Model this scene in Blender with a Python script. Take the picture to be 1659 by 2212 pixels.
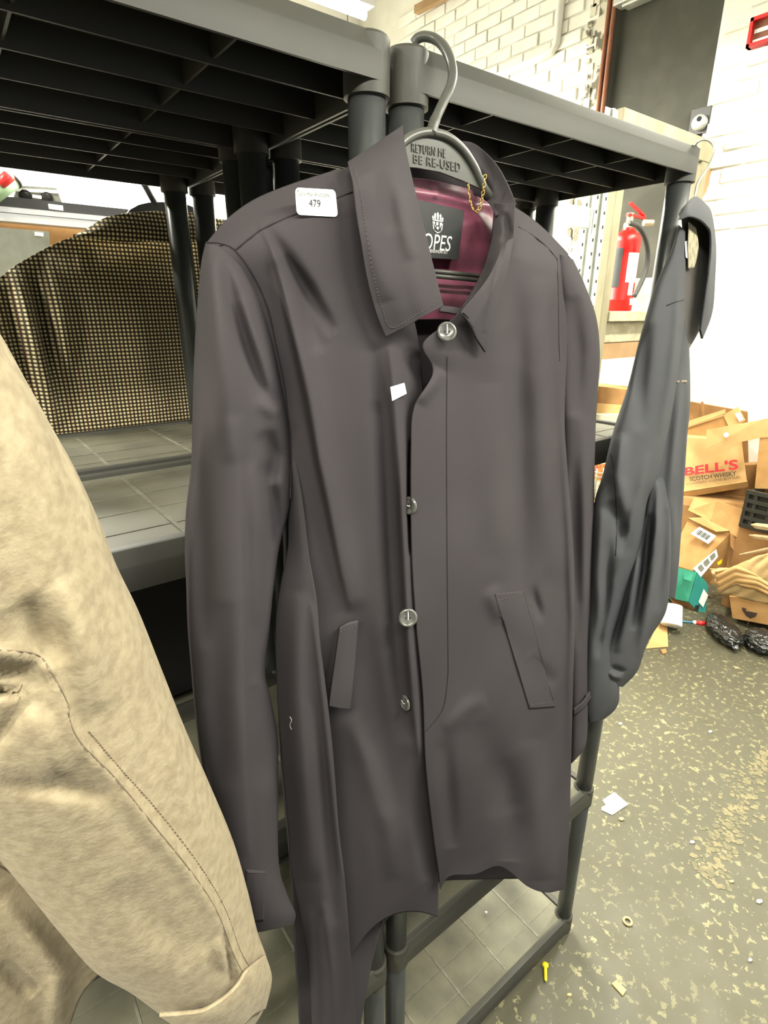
import bpy, bmesh, math, random
import numpy as np
from mathutils import Vector, Matrix
random.seed(7); rng = np.random.default_rng(7)
for o in list(bpy.data.objects): bpy.data.objects.remove(o)
S = bpy.context.scene; COL = S.collection

# ------------------------------------------------------------------ camera
CAM = np.array([-.4702, -.4971, 1.5387]); YAW, PIT, ROL, FPX = .6541, .3456, -.0011, 1203.3
_f = np.array([math.sin(YAW)*math.cos(PIT), math.cos(YAW)*math.cos(PIT), -math.sin(PIT)])
_r = np.array([math.cos(YAW), -math.sin(YAW), 0]); _d = np.cross(_f, _r)
_c, _s = math.cos(ROL), math.sin(ROL)
_r, _d = _c*_r + _s*_d, -_s*_r + _c*_d
cd = bpy.data.cameras.new('camera'); cam = bpy.data.objects.new('camera', cd); COL.objects.link(cam)
cd.sensor_fit = 'HORIZONTAL'; cd.sensor_width = 36; cd.lens = FPX/1659*36; cd.clip_start = .02
M = Matrix.Identity(4)
for i in range(3):
    M[i][0] = _r[i]; M[i][1] = -_d[i]; M[i][2] = -_f[i]; M[i][3] = CAM[i]
cam.matrix_world = M; S.camera = cam

# ------------------------------------------------------------------ world, daylight, exposure
W_ = bpy.data.worlds.new('world'); S.world = W_; W_.use_nodes = True
bg = W_.node_tree.nodes['Background']; bg.inputs[0].default_value = (.86, .93, 1, 1); bg.inputs[1].default_value = .15
S.view_settings.view_transform = 'Standard'; S.view_settings.look = 'None'
S.view_settings.gamma = 1; S.view_settings.use_curve_mapping = False
S.view_settings.exposure = 0.0
def area(name, loc, target, sx, sy, power, col):
    l = bpy.data.lights.new(name, 'AREA'); l.shape = 'RECTANGLE'; l.size = sx; l.size_y = sy; l.energy = power; l.color = col
    o = bpy.data.objects.new(name, l); COL.objects.link(o); o.location = loc
    o.rotation_euler = (Vector(target)-Vector(loc)).to_track_quat('-Z', 'Y').to_euler()
    return o
# daylight through the open loading door in the front wall, behind the photographer
area('loading_door_daylight', (.9, -3.9, 1.75), (.9, 0, 1.6), 3.2, 3.0, 34, (.88, .95, 1))

# ------------------------------------------------------------------ helpers
def bp(px, py, Y):
    px = np.asarray(px, float); py = np.asarray(py, float); Y = np.asarray(Y, float)
    a = (px-829.5)/FPX; b = (py-1106)/FPX
    v = a[..., None]*_r + b[..., None]*_d + _f
    t = (Y-CAM[1])/v[..., 1]
    return CAM + t[..., None]*v
def on(px, py, ax, val):
    v = (px-829.5)/FPX*_r + (py-1106)/FPX*_d + _f
    return CAM + (val-CAM[ax])/v[ax]*v
def onX(px, py, X): return Vector(on(px, py, 0, X))
def onY(px, py, Y): return Vector(on(px, py, 1, Y))
def onZ(px, py, Z): return Vector(on(px, py, 2, Z))

def tag(o, label=None, cat=None, group=None, kind=None):
    for k, v in (('label', label), ('category', cat), ('group', group), ('kind', kind)):
        if v: o[k] = v
    return o
def thing(name, loc, label, cat, group=None):
    o = bpy.data.objects.new(name, None); COL.objects.link(o); o.location = loc; o.empty_display_size = .05
    return tag(o, label, cat, group)
def wloc(p):
    l = Vector((0, 0, 0))
    while p is not None: l = l + Vector(p.location); p = p.parent
    return l
def mesh(name, vs, fs, mats, parent=None, smooth=True, fmat=None, origin=None):
    """vs are world coordinates; the object gets parent-relative coordinates."""
    if not isinstance(mats, (list, tuple)): mats = [mats]
    base = wloc(parent) if parent is not None else Vector(origin or (0, 0, 0))
    A = np.asarray(vs, float).reshape(-1, 3) - np.array(base)
    me = bpy.data.meshes.new(name); me.from_pydata(A.tolist(), [], [tuple(int(i) for i in f) for f in fs])
    for m in mats: me.materials.append(m)
    if fmat is not None: me.polygons.foreach_set('material_index', fmat)
    if smooth: me.polygons.foreach_set('use_smooth', [True]*len(me.polygons))
    me.update()
    o = bpy.data.objects.new(name, me); COL.objects.link(o)
    if parent is not None: o.parent = parent
    else: o.location = base
    return o
class MB:
    def __init__(s): s.v = []; s.f = []; s.m = []
    def add(s, vs, fs, m=0):
        n = len(s.v); s.v += [tuple(v) for v in vs]; s.f += [tuple(i+n for i in f) for f in fs]; s.m += [m]*len(fs)
    def box(s, a, b, m=0):
        x0, y0, z0 = a; x1, y1, z1 = b
        s.hexa([(x0,y0,z0),(x1,y0,z0),(x1,y0,z1),(x0,y0,z1)], [(x0,y1,z0),(x1,y1,z0),(x1,y1,z1),(x0,y1,z1)], m)
    def hexa(s, A, B, m=0):
        s.add(list(A)+list(B), [(0,1,2,3),(7,6,5,4),(0,4,5,1),(1,5,6,2),(2,6,7,3),(3,7,4,0)], m)
    def bar(s, p, q, w, t, up=(0,0,1), m=0):
        p = Vector(p); q = Vector(q); d = (q-p).normalized(); u = Vector(up)
        if abs(d.dot(u)) > .98: u = Vector((1,0,0))
        a = d.cross(u).normalized()*w/2; b = a.cross(d).normalized()*t/2
        s.hexa([p-a-b,p+a-b,p+a+b,p-a+b], [q-a-b,q+a-b,q+a+b,q-a+b], m)
    def tube(s, pts, r, n=10, m=0, closed=False, cap=True):
        P = [Vector(p) for p in pts]; K = len(P); R = r if isinstance(r, (list, tuple)) else [r]*K
        vs = []; ref = None
        for i in range(K):
            if closed: t = P[(i+1) % K]-P[i-1]
            else: t = P[min(i+1, K-1)]-P[max(i-1, 0)]
            t = t.normalized() if t.length > 1e-9 else Vector((0,0,1))
            if ref is None: ref = t.orthogonal().normalized()
            ref = (ref - t*ref.dot(t)); ref = ref.normalized() if ref.length > 1e-6 else t.orthogonal().normalized()
            b = t.cross(ref)
            vs += [P[i]+(ref*math.cos(2*math.pi*k/n)+b*math.sin(2*math.pi*k/n))*R[i] for k in range(n)]
        fs = []
        for i in range(K if closed else K-1):
            j = (i+1) % K
            fs += [(i*n+k, i*n+(k+1) % n, j*n+(k+1) % n, j*n+k) for k in range(n)]
        if cap and not closed: fs += [tuple(range(n))[::-1], tuple(range((K-1)*n, K*n))]
        s.add(vs, fs, m)
    def lathe(s, base, axis, prof, n=24, m=0):
        """prof = [(r, h)...] about axis from base"""
        base = Vector(base); a = Vector(axis).normalized(); u = a.orthogonal().normalized(); w = a.cross(u)
        vs = []; fs = []
        for r, h in prof: vs += [base+a*h+(u*math.cos(2*math.pi*k/n)+w*math.sin(2*math.pi*k/n))*r for k in range(n)]
        for i in range(len(prof)-1): fs += [(i*n+k, i*n+(k+1) % n, (i+1)*n+(k+1) % n, (i+1)*n+k) for k in range(n)]
        fs += [tuple(range(n))[::-1], tuple(range((len(prof)-1)*n, len(prof)*n))]
        s.add(vs, fs, m)
    def prism(s, poly, off, m=0):
        """poly: list of 3D points, extruded by vector off"""
        n = len(poly); off = Vector(off); A = [Vector(p) for p in poly]; B = [p+off for p in A]
        s.add(A+B, [tuple(range(n))[::-1], tuple(range(n, 2*n))] + [(i, (i+1) % n, n+(i+1) % n, n+i) for i in range(n)], m)
    def build(s, name, mats, parent=None, smooth=False, origin=None):
        o = mesh(name, s.v, s.f, mats, parent, smooth, s.m, origin)
        bm = bmesh.new(); bm.from_mesh(o.data); bmesh.ops.recalc_face_normals(bm, faces=bm.faces); bm.to_mesh(o.data); bm.free()
        return o
def autosmooth(o, ang=40):
    me = o.data; me.polygons.foreach_set('use_smooth', [True]*len(me.polygons))
    bm = bmesh.new(); bm.from_mesh(me)
    for e in bm.edges:
        if len(e.link_faces) != 2 or e.calc_face_angle(0) > math.radians(ang): e.smooth = False
    bm.to_mesh(me); bm.free(); return o
def bevel(o, w=.002, seg=2):
    m = o.modifiers.new('bevel', 'BEVEL'); m.width = w; m.segments = seg; m.limit_method = 'ANGLE'; return o
def copy_tree(o, parent=None):
    c = o.copy(); COL.objects.link(c); c.parent = parent
    for ch in list(o.children): copy_tree(ch, c)
    return c

# ------------------------------------------------------------------ materials
def lin(r, g, b):
    f = lambda c: (c/255/12.92) if c/255 <= .04045 else ((c/255+.055)/1.055)**2.4
    return (f(r), f(g), f(b), 1)
MATS = {}
def mat(name, col, rough=.6, col2=None, scale=8, detail=4, bump=0, bscale=200, metal=0, sheen=0, spec=.5, emit=0, dist=.001, mixw=(.35, .65), stretch=None, coat=0):
    m = bpy.data.materials.new(name); m.use_nodes = True; nt = m.node_tree; N = nt.nodes; L = nt.links
    b = N['Principled BSDF']; b.inputs['Base Color'].default_value = col; b.inputs['Roughness'].default_value = rough
    b.inputs['Metallic'].default_value = metal; b.inputs['Specular IOR Level'].default_value = spec
    if sheen: b.inputs['Sheen Weight'].default_value = sheen; b.inputs['Sheen Roughness'].default_value = .5
    if coat: b.inputs['Coat Weight'].default_value = coat
    tc = N.new('ShaderNodeTexCoord'); vec = tc.outputs['Object']
    if stretch:
        mp = N.new('ShaderNodeMapping'); mp.inputs['Scale'].default_value = stretch; L.new(vec, mp.inputs[0]); vec = mp.outputs[0]
    if col2:
        n = N.new('ShaderNodeTexNoise'); n.inputs['Scale'].default_value = scale; n.inputs['Detail'].default_value = detail; L.new(vec, n.inputs['Vector'])
        r = N.new('ShaderNodeValToRGB'); r.color_ramp.elements[0].position = mixw[0]; r.color_ramp.elements[1].position = mixw[1]
        r.color_ramp.elements[0].color = col; r.color_ramp.elements[1].color = col2
        L.new(n.outputs['Fac'], r.inputs[0]); L.new(r.outputs[0], b.inputs['Base Color'])
    if bump:
        n2 = N.new('ShaderNodeTexNoise'); n2.inputs['Scale'].default_value = bscale; n2.inputs['Detail'].default_value = 3; L.new(vec, n2.inputs['Vector'])
        bu = N.new('ShaderNodeBump'); bu.inputs['Strength'].default_value = bump; bu.inputs['Distance'].default_value = dist
        L.new(n2.outputs['Fac'], bu.inputs['Height']); L.new(bu.outputs[0], b.inputs['Normal'])
    if emit:
        b.inputs['Emission Color'].default_value = col; b.inputs['Emission Strength'].default_value = emit
    MATS[name] = m; return m
PLAS = mat('grey_plastic', (.028, .0275, .0215, 1), .55, (.038, .0365, .028, 1), 6, bump=.06, bscale=350, dist=.0005)
PLAS2 = mat('dusty_plastic', (.075, .073, .052, 1), .6, (.145, .138, .094, 1), 9, 6, bump=.1, bscale=300, dist=.0005)
SCUFF = mat('scuffed_edge', (.20, .195, .15, 1), .7, (.11, .105, .08, 1), 60)
POSTM = mat('post_plastic', (.036, .040, .041, 1), .30, (.046, .049, .048, 1), 12, bump=.05, bscale=400, dist=.0004)
CLOTH = mat('charcoal_cloth', (.041, .0362, .0400, 1), .9, (.052, .0465, .0505, 1), 5, 3, bump=.12, bscale=1500, dist=.0003, spec=.06)
THREAD = mat('dark_thread', (.022, .019, .022, 1), .9, spec=.2)
THREADL = mat('worn_thread', (.085, .078, .078, 1), .9, spec=.2)
NAVY = mat('navy_cloth', (.043, .0445, .050, 1), .8, (.056, .0570, .062, 1), 5, 3, bump=.12, bscale=1500, dist=.0003, spec=.12)
BROWNIN = mat('brown_lining', (.022, .015, .010, 1), .8, sheen=.1)
SATIN = mat('maroon_satin', (.20, .045, .085, 1), .36, (.12, .028, .052, 1), 30, 3, bump=.3, bscale=60, dist=.003, sheen=.3)
HANG = mat('hanger_plastic', (.058, .060, .052, 1), .35, bump=.05, bscale=200)
BLACK = mat('black_label', (.012, .013, .014, 1), .55, bump=.2, bscale=900)
INK = mat('white_print', (.62, .62, .60, 1), .7)
WHITE = mat('white_sticker', (.80, .80, .80, 1), .5)
GREY_INK = mat('grey_ink', (.03, .03, .03, 1), .8)
GREEN_INK = mat('green_ink', (.12, .16, .12, 1), .8)
GOLD = mat('gold_chain', (.60, .42, .12, 1), .3, metal=1)
BUTTON = mat('button_horn', (.13, .13, .12, 1), .22, (.07, .07, .066, 1), 200, spec=.7)
SUEDE = mat('beige_suede', (.245, .20, .13, 1), .9, (.315, .265, .175, 1), 120, 8, bump=.5, bscale=300, dist=.0012, sheen=.08, spec=.1, mixw=(.36, .62))
SUEDE_D = mat('suede_seam', (.15, .115, .078, 1), .9)
CARD = mat('cardboard', (.35, .185, .060, 1), .8, (.42, .24, .085, 1), 14, bump=.1, bscale=90)
CARD2 = mat('pale_cardboard', (.44, .265, .100, 1), .8, (.50, .32, .135, 1), 10, bump=.1, bscale=90)
CARD3 = mat('dark_cardboard', (.255, .128, .042, 1), .85, (.31, .165, .057, 1), 14)
WOOD = mat('painted_wood', (.17, .152, .092, 1), .75, (.24, .218, .14, 1), 12, 6, bump=.3, bscale=40, stretch=(1, 1, .3))
WOODB = mat('brown_wood', (.25, .155, .07, 1), .75, (.30, .19, .09, 1), 10)
STEEL = mat('galvanised_steel', (.42, .44, .40, 1), .4, (.52, .53, .48, 1), 30, metal=.6)
HOLE = mat('dark_hole', (.01, .01, .01, 1), .9)
RED = mat('extinguisher_red', (.48, .006, .004, 1), .35, spec=.3)
RUBBER = mat('black_rubber', (.022, .022, .02, 1), .6)
BRASS = mat('valve_metal', (.5, .42, .3, 1), .35, metal=.8)
BRICKM = mat('white_brick', (.74, .73, .67, 1), .75, (.82, .81, .76, 1), 6, 5, bump=.5, bscale=45, dist=.004)
MORTAR = mat('white_mortar', (.70, .69, .63, 1), .85, (.78, .77, .71, 1), 5, 5, bump=.4, bscale=30, dist=.005)
PLASTER = mat('white_plaster', (.76, .75, .70, 1), .8, (.82, .81, .77, 1), 3, bump=.2, bscale=20, dist=.004)
PANELM = mat('dark_panel', (.042, .042, .032, 1), .85, (.066, .064, .050, 1), 5, 5, mixw=(.45, .75))
PIPE = mat('copper_paint', (.30, .12, .06, 1), .5, (.22, .08, .045, 1), 8)
RUBBLE = mat('peeling_paint', (.60, .58, .48, 1), .8, (.12, .11, .08, 1), 14, 6, mixw=(.48, .56))
BAG = mat('bin_bag', (.014, .015, .014, 1), .22, spec=.7, bump=.6, bscale=45, dist=.01)
GREENB = mat('green_card', (.03, .27, .17, 1), .6, (.045, .33, .22, 1), 10)
TEAL = mat('teal_card', (.015, .22, .19, 1), .55)
YEL = mat('yellow_plastic', (.85, .62, .01, 1), .4)
REDP = mat('red_plastic', (.6, .02, .02, 1), .4)
BLUE = mat('blue_cable', (.05, .30, .50, 1), .5)
PAPER = mat('white_paper', (.78, .78, .75, 1), .7)
CRATE = mat('black_crate', (.025, .025, .02, 1), .5)
REDINK = mat('red_ink', (.55, .03, .04, 1), .7)
BLACKINK = mat('black_ink', (.06, .04, .03, 1), .8)
PBAG = mat('brown_paper', (.46, .31, .13, 1), .8, (.55, .39, .19, 1), 10, 5, bump=.4, bscale=25, dist=.006)
TIMBER = mat('splintered_timber', (.55, .40, .22, 1), .8, (.40, .27, .14, 1), 30, stretch=(.2, 1, 1))
GPANEL = mat('grey_panel', (.17, .18, .15, 1), .5, (.20, .21, .18, 1), 30)
ALU = mat('silver_rail', (.50, .50, .52, 1), .35, metal=.5)
DARKM = mat('dark_metal', (.03, .03, .032, 1), .45)
LAMPM = mat('lamp_tube', (1, .99, .92, 1), .5, emit=6)
PCONC = mat('rough_stone', (.26, .24, .155, 1), .85, (.38, .355, .25, 1), 16, 6, bump=.5, bscale=30, dist=.006)
GREYW = mat('unseen_wall_grey', (.16, .15, .13, 1), .8, (.2, .19, .17, 1), 4)  # only for unseen walls, darkened to cut bounce onto the shelf undersides
GREENT = mat('green_tube', (.22, .33, .20, 1), .6)

PAINTLINE = mat('worn_paint', (.095, .086, .046, 1), .7, (.15, .127, .066, 1), 28, 6, mixw=(.42, .56))
def floor_mat():
    m = bpy.data.materials.new('stained_concrete'); m.use_nodes = True; nt = m.node_tree; N = nt.nodes; L = nt.links; b = N['Principled BSDF']
    tc = N.new('ShaderNodeTexCoord')
    def noise(sc, det=5, rough=.6, st=None):
        n = N.new('ShaderNodeTexNoise'); n.inputs['Scale'].default_value = sc; n.inputs['Detail'].default_value = det; n.inputs['Roughness'].default_value = rough
        if st:
            mp = N.new('ShaderNodeMapping'); mp.inputs['Scale'].default_value = st; mp.inputs['Rotation'].default_value = (0, 0, .5); L.new(tc.outputs['Object'], mp.inputs[0]); L.new(mp.outputs[0], n.inputs['Vector'])
        else: L.new(tc.outputs['Object'], n.inputs['Vector'])
        return n.outputs['Fac']
    def ramp(src, p0, p1, c0=(0,0,0,1), c1=(1,1,1,1)):
        r = N.new('ShaderNodeValToRGB'); r.color_ramp.elements[0].position = p0; r.color_ramp.elements[1].position = p1
        r.color_ramp.elements[0].color = c0; r.color_ramp.elements[1].color = c1; L.new(src, r.inputs[0]); return r.outputs[0]
    def mix(fac, a, bb):
        x = N.new('ShaderNodeMix'); x.data_type = 'RGBA'; L.new(fac, x.inputs[0])
        for s, v in ((6, a), (7, bb)):
            if isinstance(v, tuple): x.inputs[s].default_value = v
            else: L.new(v, x.inputs[s])
        return x.outputs[2]
    base = ramp(noise(6, 8, .74), .40, .60, (.105, .097, .050, 1), (.210, .192, .100, 1))
    dark = ramp(noise(2.0, 9, .72), .49, .60)
    c = mix(dark, base, (.070, .066, .038, 1))
    flakes = ramp(noise(16, 9, .8), .42, .64)
    c = mix(flakes, c, (.150, .137, .072, 1))
    gr = ramp(noise(75, 6, .7), .59, .68)
    c = mix(gr, c, (.172, .157, .088, 1))
    spots = ramp(noise(70, 3, .5), .76, .78)
    c = mix(spots, c, (.5, .48, .36, 1))
    dk = ramp(noise(40, 5, .65), .42, .36)
    c = mix(dk, c, (.058, .054, .032, 1))
    scr = ramp(noise(7, 4, .6, (1, 16, 1)), .70, .76)
    c = mix(scr, c, (.21, .195, .11, 1))
    L.new(c, b.inputs['Base Color'])
    L.new(ramp(noise(7), .3, .7, (.45,.45,.45,1), (.7,.7,.7,1)), b.inputs['Roughness'])
    bu = N.new('ShaderNodeBump'); bu.inputs['Strength'].default_value = .3; bu.inputs['Distance'].default_value = .003
    L.new(noise(40, 6, .7), bu.inputs['Height']); L.new(bu.outputs[0], b.inputs['Normal']); return m
FLOORM = floor_mat()
def tweed_mat():
    m = bpy.data.materials.new('checked_tweed'); m.use_nodes = True; nt = m.node_tree; N = nt.nodes; L = nt.links; b = N['Principled BSDF']
    tc = N.new('ShaderNodeTexCoord'); sp = N.new('ShaderNodeSeparateXYZ'); L.new(tc.outputs['UV'], sp.inputs[0])
    def mth(op, a, v=None):
        n = N.new('ShaderNodeMath'); n.operation = op
        for i, q in enumerate((a, v)):
            if q is None: continue
            if isinstance(q, (int, float)): n.inputs[i].default_value = q
            else: L.new(q, n.inputs[i])
        return n.outputs[0]
    def wave(ch, per, ph=0): return mth('SINE', mth('ADD', mth('MULTIPLY', sp.outputs[ch], 2*math.pi/per), ph))
    P = .0068
    a = mth('ADD', mth('MULTIPLY', wave(0, P), .5), .5); c = mth('ADD', mth('MULTIPLY', wave(1, P), .5), .5)
    fac = mth('ADD', mth('MULTIPLY', mth('MULTIPLY', a, c), .75), mth('MULTIPLY', mth('ADD', a, c), .14))
    r = N.new('ShaderNodeValToRGB'); r.color_ramp.elements[0].color = (.030, .019, .009, 1); r.color_ramp.elements[1].color = (.78, .68, .40, 1)
    r.color_ramp.elements[0].position = .18; r.color_ramp.elements[1].position = .72; L.new(fac, r.inputs[0])
    red = mth('MULTIPLY', mth('GREATER_THAN', mth('ADD', mth('ABSOLUTE', wave(0, .05)), mth('MULTIPLY', mth('ABSOLUTE', wave(1, .05)), .0)), .97), .22)
    x = N.new('ShaderNodeMix'); x.data_type = 'RGBA'; L.new(red, x.inputs[0]); L.new(r.outputs[0], x.inputs[6]); x.inputs[7].default_value = (.16, .035, .03, 1)
    L.new(x.outputs[2], b.inputs['Base Color']); b.inputs['Roughness'].default_value = .9; b.inputs['Sheen Weight'].default_value = .2; b.inputs['Specular IOR Level'].default_value = .2
    return m
TWEED = tweed_mat()

# ------------------------------------------------------------------ the room
def struct(name, mb, mats, label, smooth=False):
    o = mb.build(name, mats, None, smooth); tag(o, label, name.split('_')[0], None, 'structure'); return o
XW = 3.0; ZC = 4.3
m = MB(); m.box((-4.5, -4.2, -.1), (3.3, 4.6, 0)); struct('floor', m, FLOORM, 'dirty stained concrete floor with paint flecks')
m = MB(); m.box((-4.6, -4.3, ZC), (3.3, 4.7, ZC+.1)); struct('ceiling', m, PLASTER, 'white ceiling above the store room')
m = MB(); m.box((XW, 1.95, 0), (XW+.25, 4.6, ZC)); m.box((XW, -4.2, 0), (XW+.25, 1.235, ZC)); m.box((XW+.06, 1.1, 0), (XW+.25, 2.05, ZC))
m.box((XW, 1.235, 0), (XW+.1, 1.95, 1.40))
wall_end = struct('wall_end', m, MORTAR, 'white painted brick wall around the dark panel')
m = MB(); m.box((-4.5, 4.4, 0), (XW, 4.6, ZC)); struct('wall_back', m, PLASTER, 'bright white wall far behind the shelving')
m = MB(); m.box((-4.6, -4.2, 0), (-4.5, 4.6, ZC)); struct('wall_left', m, GREYW, 'unseen wall at the left end of the room, darkened to cut bounced light')
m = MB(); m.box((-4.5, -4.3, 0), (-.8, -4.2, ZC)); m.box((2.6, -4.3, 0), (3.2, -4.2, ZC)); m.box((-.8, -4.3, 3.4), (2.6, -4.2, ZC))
struct('wall_front', m, GREYW, 'unseen wall with the open loading door behind the photographer, darkened to cut bounced light')
# bricks of the end wall where the photograph shows their courses
BL, BH = .222, .075
m = MB(); m.box((-.014, -BL/2+.005, -BH/2+.005), (.006, BL/2-.005, BH/2-.005))
brick0 = m.build('brick', BRICKM); bevel(brick0, .004, 2); brick_me = brick0.data
bpy.data.objects.remove(brick0)
def lay(y0, y1, z0, z1):
    k = int(z0/BH)
    while k*BH < z1:
        y = y0 + (BL/2 if k % 2 else 0)
        while y < y1+.12:
            yc = y + rng.uniform(-.004, .004)
            if not (1.150 < yc < 2.04):
                b = bpy.data.objects.new('brick', brick_me); COL.objects.link(b); b.parent = wall_end
                b.location = (XW+rng.uniform(-.004, .005), yc, k*BH+BH/2); b.rotation_euler = (rng.uniform(-.01, .01), 0, rng.uniform(-.02, .02))
                md = b.modifiers.new('bevel', 'BEVEL'); md.width = .005; md.segments = 2
            y += BL
        k += 1
lay(2.06, 3.70, 2.55, 3.75)
lay(.66, 1.20, 1.95, 3.05)
# recessed dark panel (a closed door leaf) and its pipes
m = MB(); m.box((XW+.02, 1.235, 1.40), (XW+.055, 1.95, 3.9))
d1 = struct('door_1', m, PANELM, 'tall dark grey-green panel set in the white brick wall')
m = MB(); m.box((XW-.01, 1.90, 1.5), (XW+.06, 1.97, 3.9))
for k in range(46): # broken painted edge
    z = 1.6+k*.045; y = 1.965+rng.uniform(-.02, .045)
    m.box((XW-.018, y, z), (XW+.02, y+rng.uniform(.02, .05), z+rng.uniform(.02, .06)))
struct('trim_1', m, RUBBLE, 'broken flaking white edge beside the dark panel')
for i, (y, r) in enumerate(((1.85, .014), (1.887, .011))):
    m = MB(); m.tube([(XW-.02, y, 1.2), (XW-.02, y, 2.4), (XW-.02, y, 3.9)], r, 12)
    p = m.build('copper_pipe', PIPE, None, True, (XW-.02, y, 1.2)); 
    tag(p, ('thicker' if i == 0 else 'thinner')+' copper pipe running up the left edge of the dark panel', 'pipe', 'pipes beside the dark panel')
# conduit frame on the white brick
c = [onX(1218, -60, XW-.03), onX(1206, 60, XW-.03), onX(1202, 95, XW-.03), onX(1193, 112, XW-.03), onX(1170, 124, XW-.03), onX(1085, 160, XW-.03), onX(1000, 200, XW-.03)]
m = MB(); m.tube(c, .022, 10); tag(m.build('conduit', BRICKM, None, True, c[-1]), 'white painted conduit bending down across the brick wall', 'conduit')
a = onX(900, 22, XW-.06); b_ = onX(1000, -30, XW-.06)
m = MB(); m.bar(a, b_, .05, .05); tag(m.build('timber_batten', WOODB, None, False, a), 'brown timber batten high on the white brick wall', 'batten')
# light switch style lock on the panel
p = onX(1515, 262, XW)
k = thing('door_lock', p, 'round metal lock fixed at the right edge of the dark panel', 'lock')
m = MB(); m.box((p.x-.012, p.y-.045, p.z-.06), (p.x+.03, p.y+.055, p.z+.06)); m.build('back_plate', DARKM, k)
m = MB(); m.lathe((p.x-.05, p.y-.005, p.z-.012), (1, 0, 0), [(.028, 0), (.036, .008), (.036, .04)], 24); m.build('cylinder', STEEL, k)
m = MB(); m.lathe((p.x-.054, p.y-.012, p.z+.0), (1, 0, 0), [(.012, 0), (.012, .006)], 16); m.build('keyhole', HOLE, k)
# bulkhead above the panel
p = onX(1370, -6, XW-.05)
m = MB(); m.box((p.x-.03, p.y-.13, p.z-.012), (p.x+.06, p.y+.11, p.z+.1)); m.box((p.x-.02, p.y-.1, p.z-.03), (p.x+.05, p.y+.06, p.z-.012))
tag(bevel(m.build('door_closer', STEEL, None, False, p), .006), 'grey metal door closer at the top of the dark panel', 'door closer')
# red call point at the right edge
p = onX(1650, 70, XW)
k = thing('alarm_call_point', p, 'small red framed alarm box on the white wall at top right', 'alarm')
m = MB()
for (a, b_) in (((-.05,-.09,.045),(0,.05,.06)), ((-.05,-.09,-.06),(0,.05,-.045)), ((-.05,.036,-.06),(0,.05,.06)), ((-.05,-.09,-.06),(0,-.076,.06))):
    m.box(p+Vector(a), p+Vector(b_))
m.build('frame', REDP, k)
m = MB(); m.box(p+Vector((-.025,-.085,-.05)), p+Vector((0,.045,.05))); m.build('face', PIPE, k)
m = MB(); m.box(p+Vector((-.034,-.07,-.005)), p+Vector((-.02,.03,.012))); m.box(p+Vector((-.034,-.07,-.04)), p+Vector((-.02,.03,-.03))); m.build('glass_strip', PAPER, k)
m = MB(); m.box(p+Vector((-.04,-.1,-.13)), p+Vector((0,.05,-.075))); m.build('notice', PAPER, k)
# fluorescent battens
LP = [(-1.0, -.76, 38, 2.22), (.5, -.80, 46, 2.22), (1.9, -1.1, 50, 2.5), (-1.2, 1.5, 90, 2.85), (.9, 2.2, 150, 2.9), (-3.0, -.2, 170, 2.75), (2.2, .35, 110, 2.9), (1.7, 3.4, 380, 3.2), (.2, 3.5, 380, 3.1)]
for i, (x, y, pw, ZL_) in enumerate(LP):
    k = thing('strip_light', (x, y, ZL_-.05), 'fluorescent strip light hanging under the ceiling', 'light', 'ceiling strip lights')
    m = MB(); m.box((x-.6, y-.05, ZL_), (x+.6, y+.05, ZL_+.06)); m.build('housing', WHITE, k)
    m = MB(); m.tube([(x-.58, y, ZL_-.025), (x+.58, y, ZL_-.025)], .018, 12); m.build('tube', LAMPM, k, True)
    for dx in (-.5, .5): m = MB(); m.tube([(x+dx, y, ZL_+.06), (x+dx, y, ZC)], .003, 6); m.build('hanging_rod', DARKM, k, True)
    l = area('strip_light_glow', (x, y, ZL_-.06), (x, y, 0), 1.2, .1, pw, (1, .97, .82))

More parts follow.
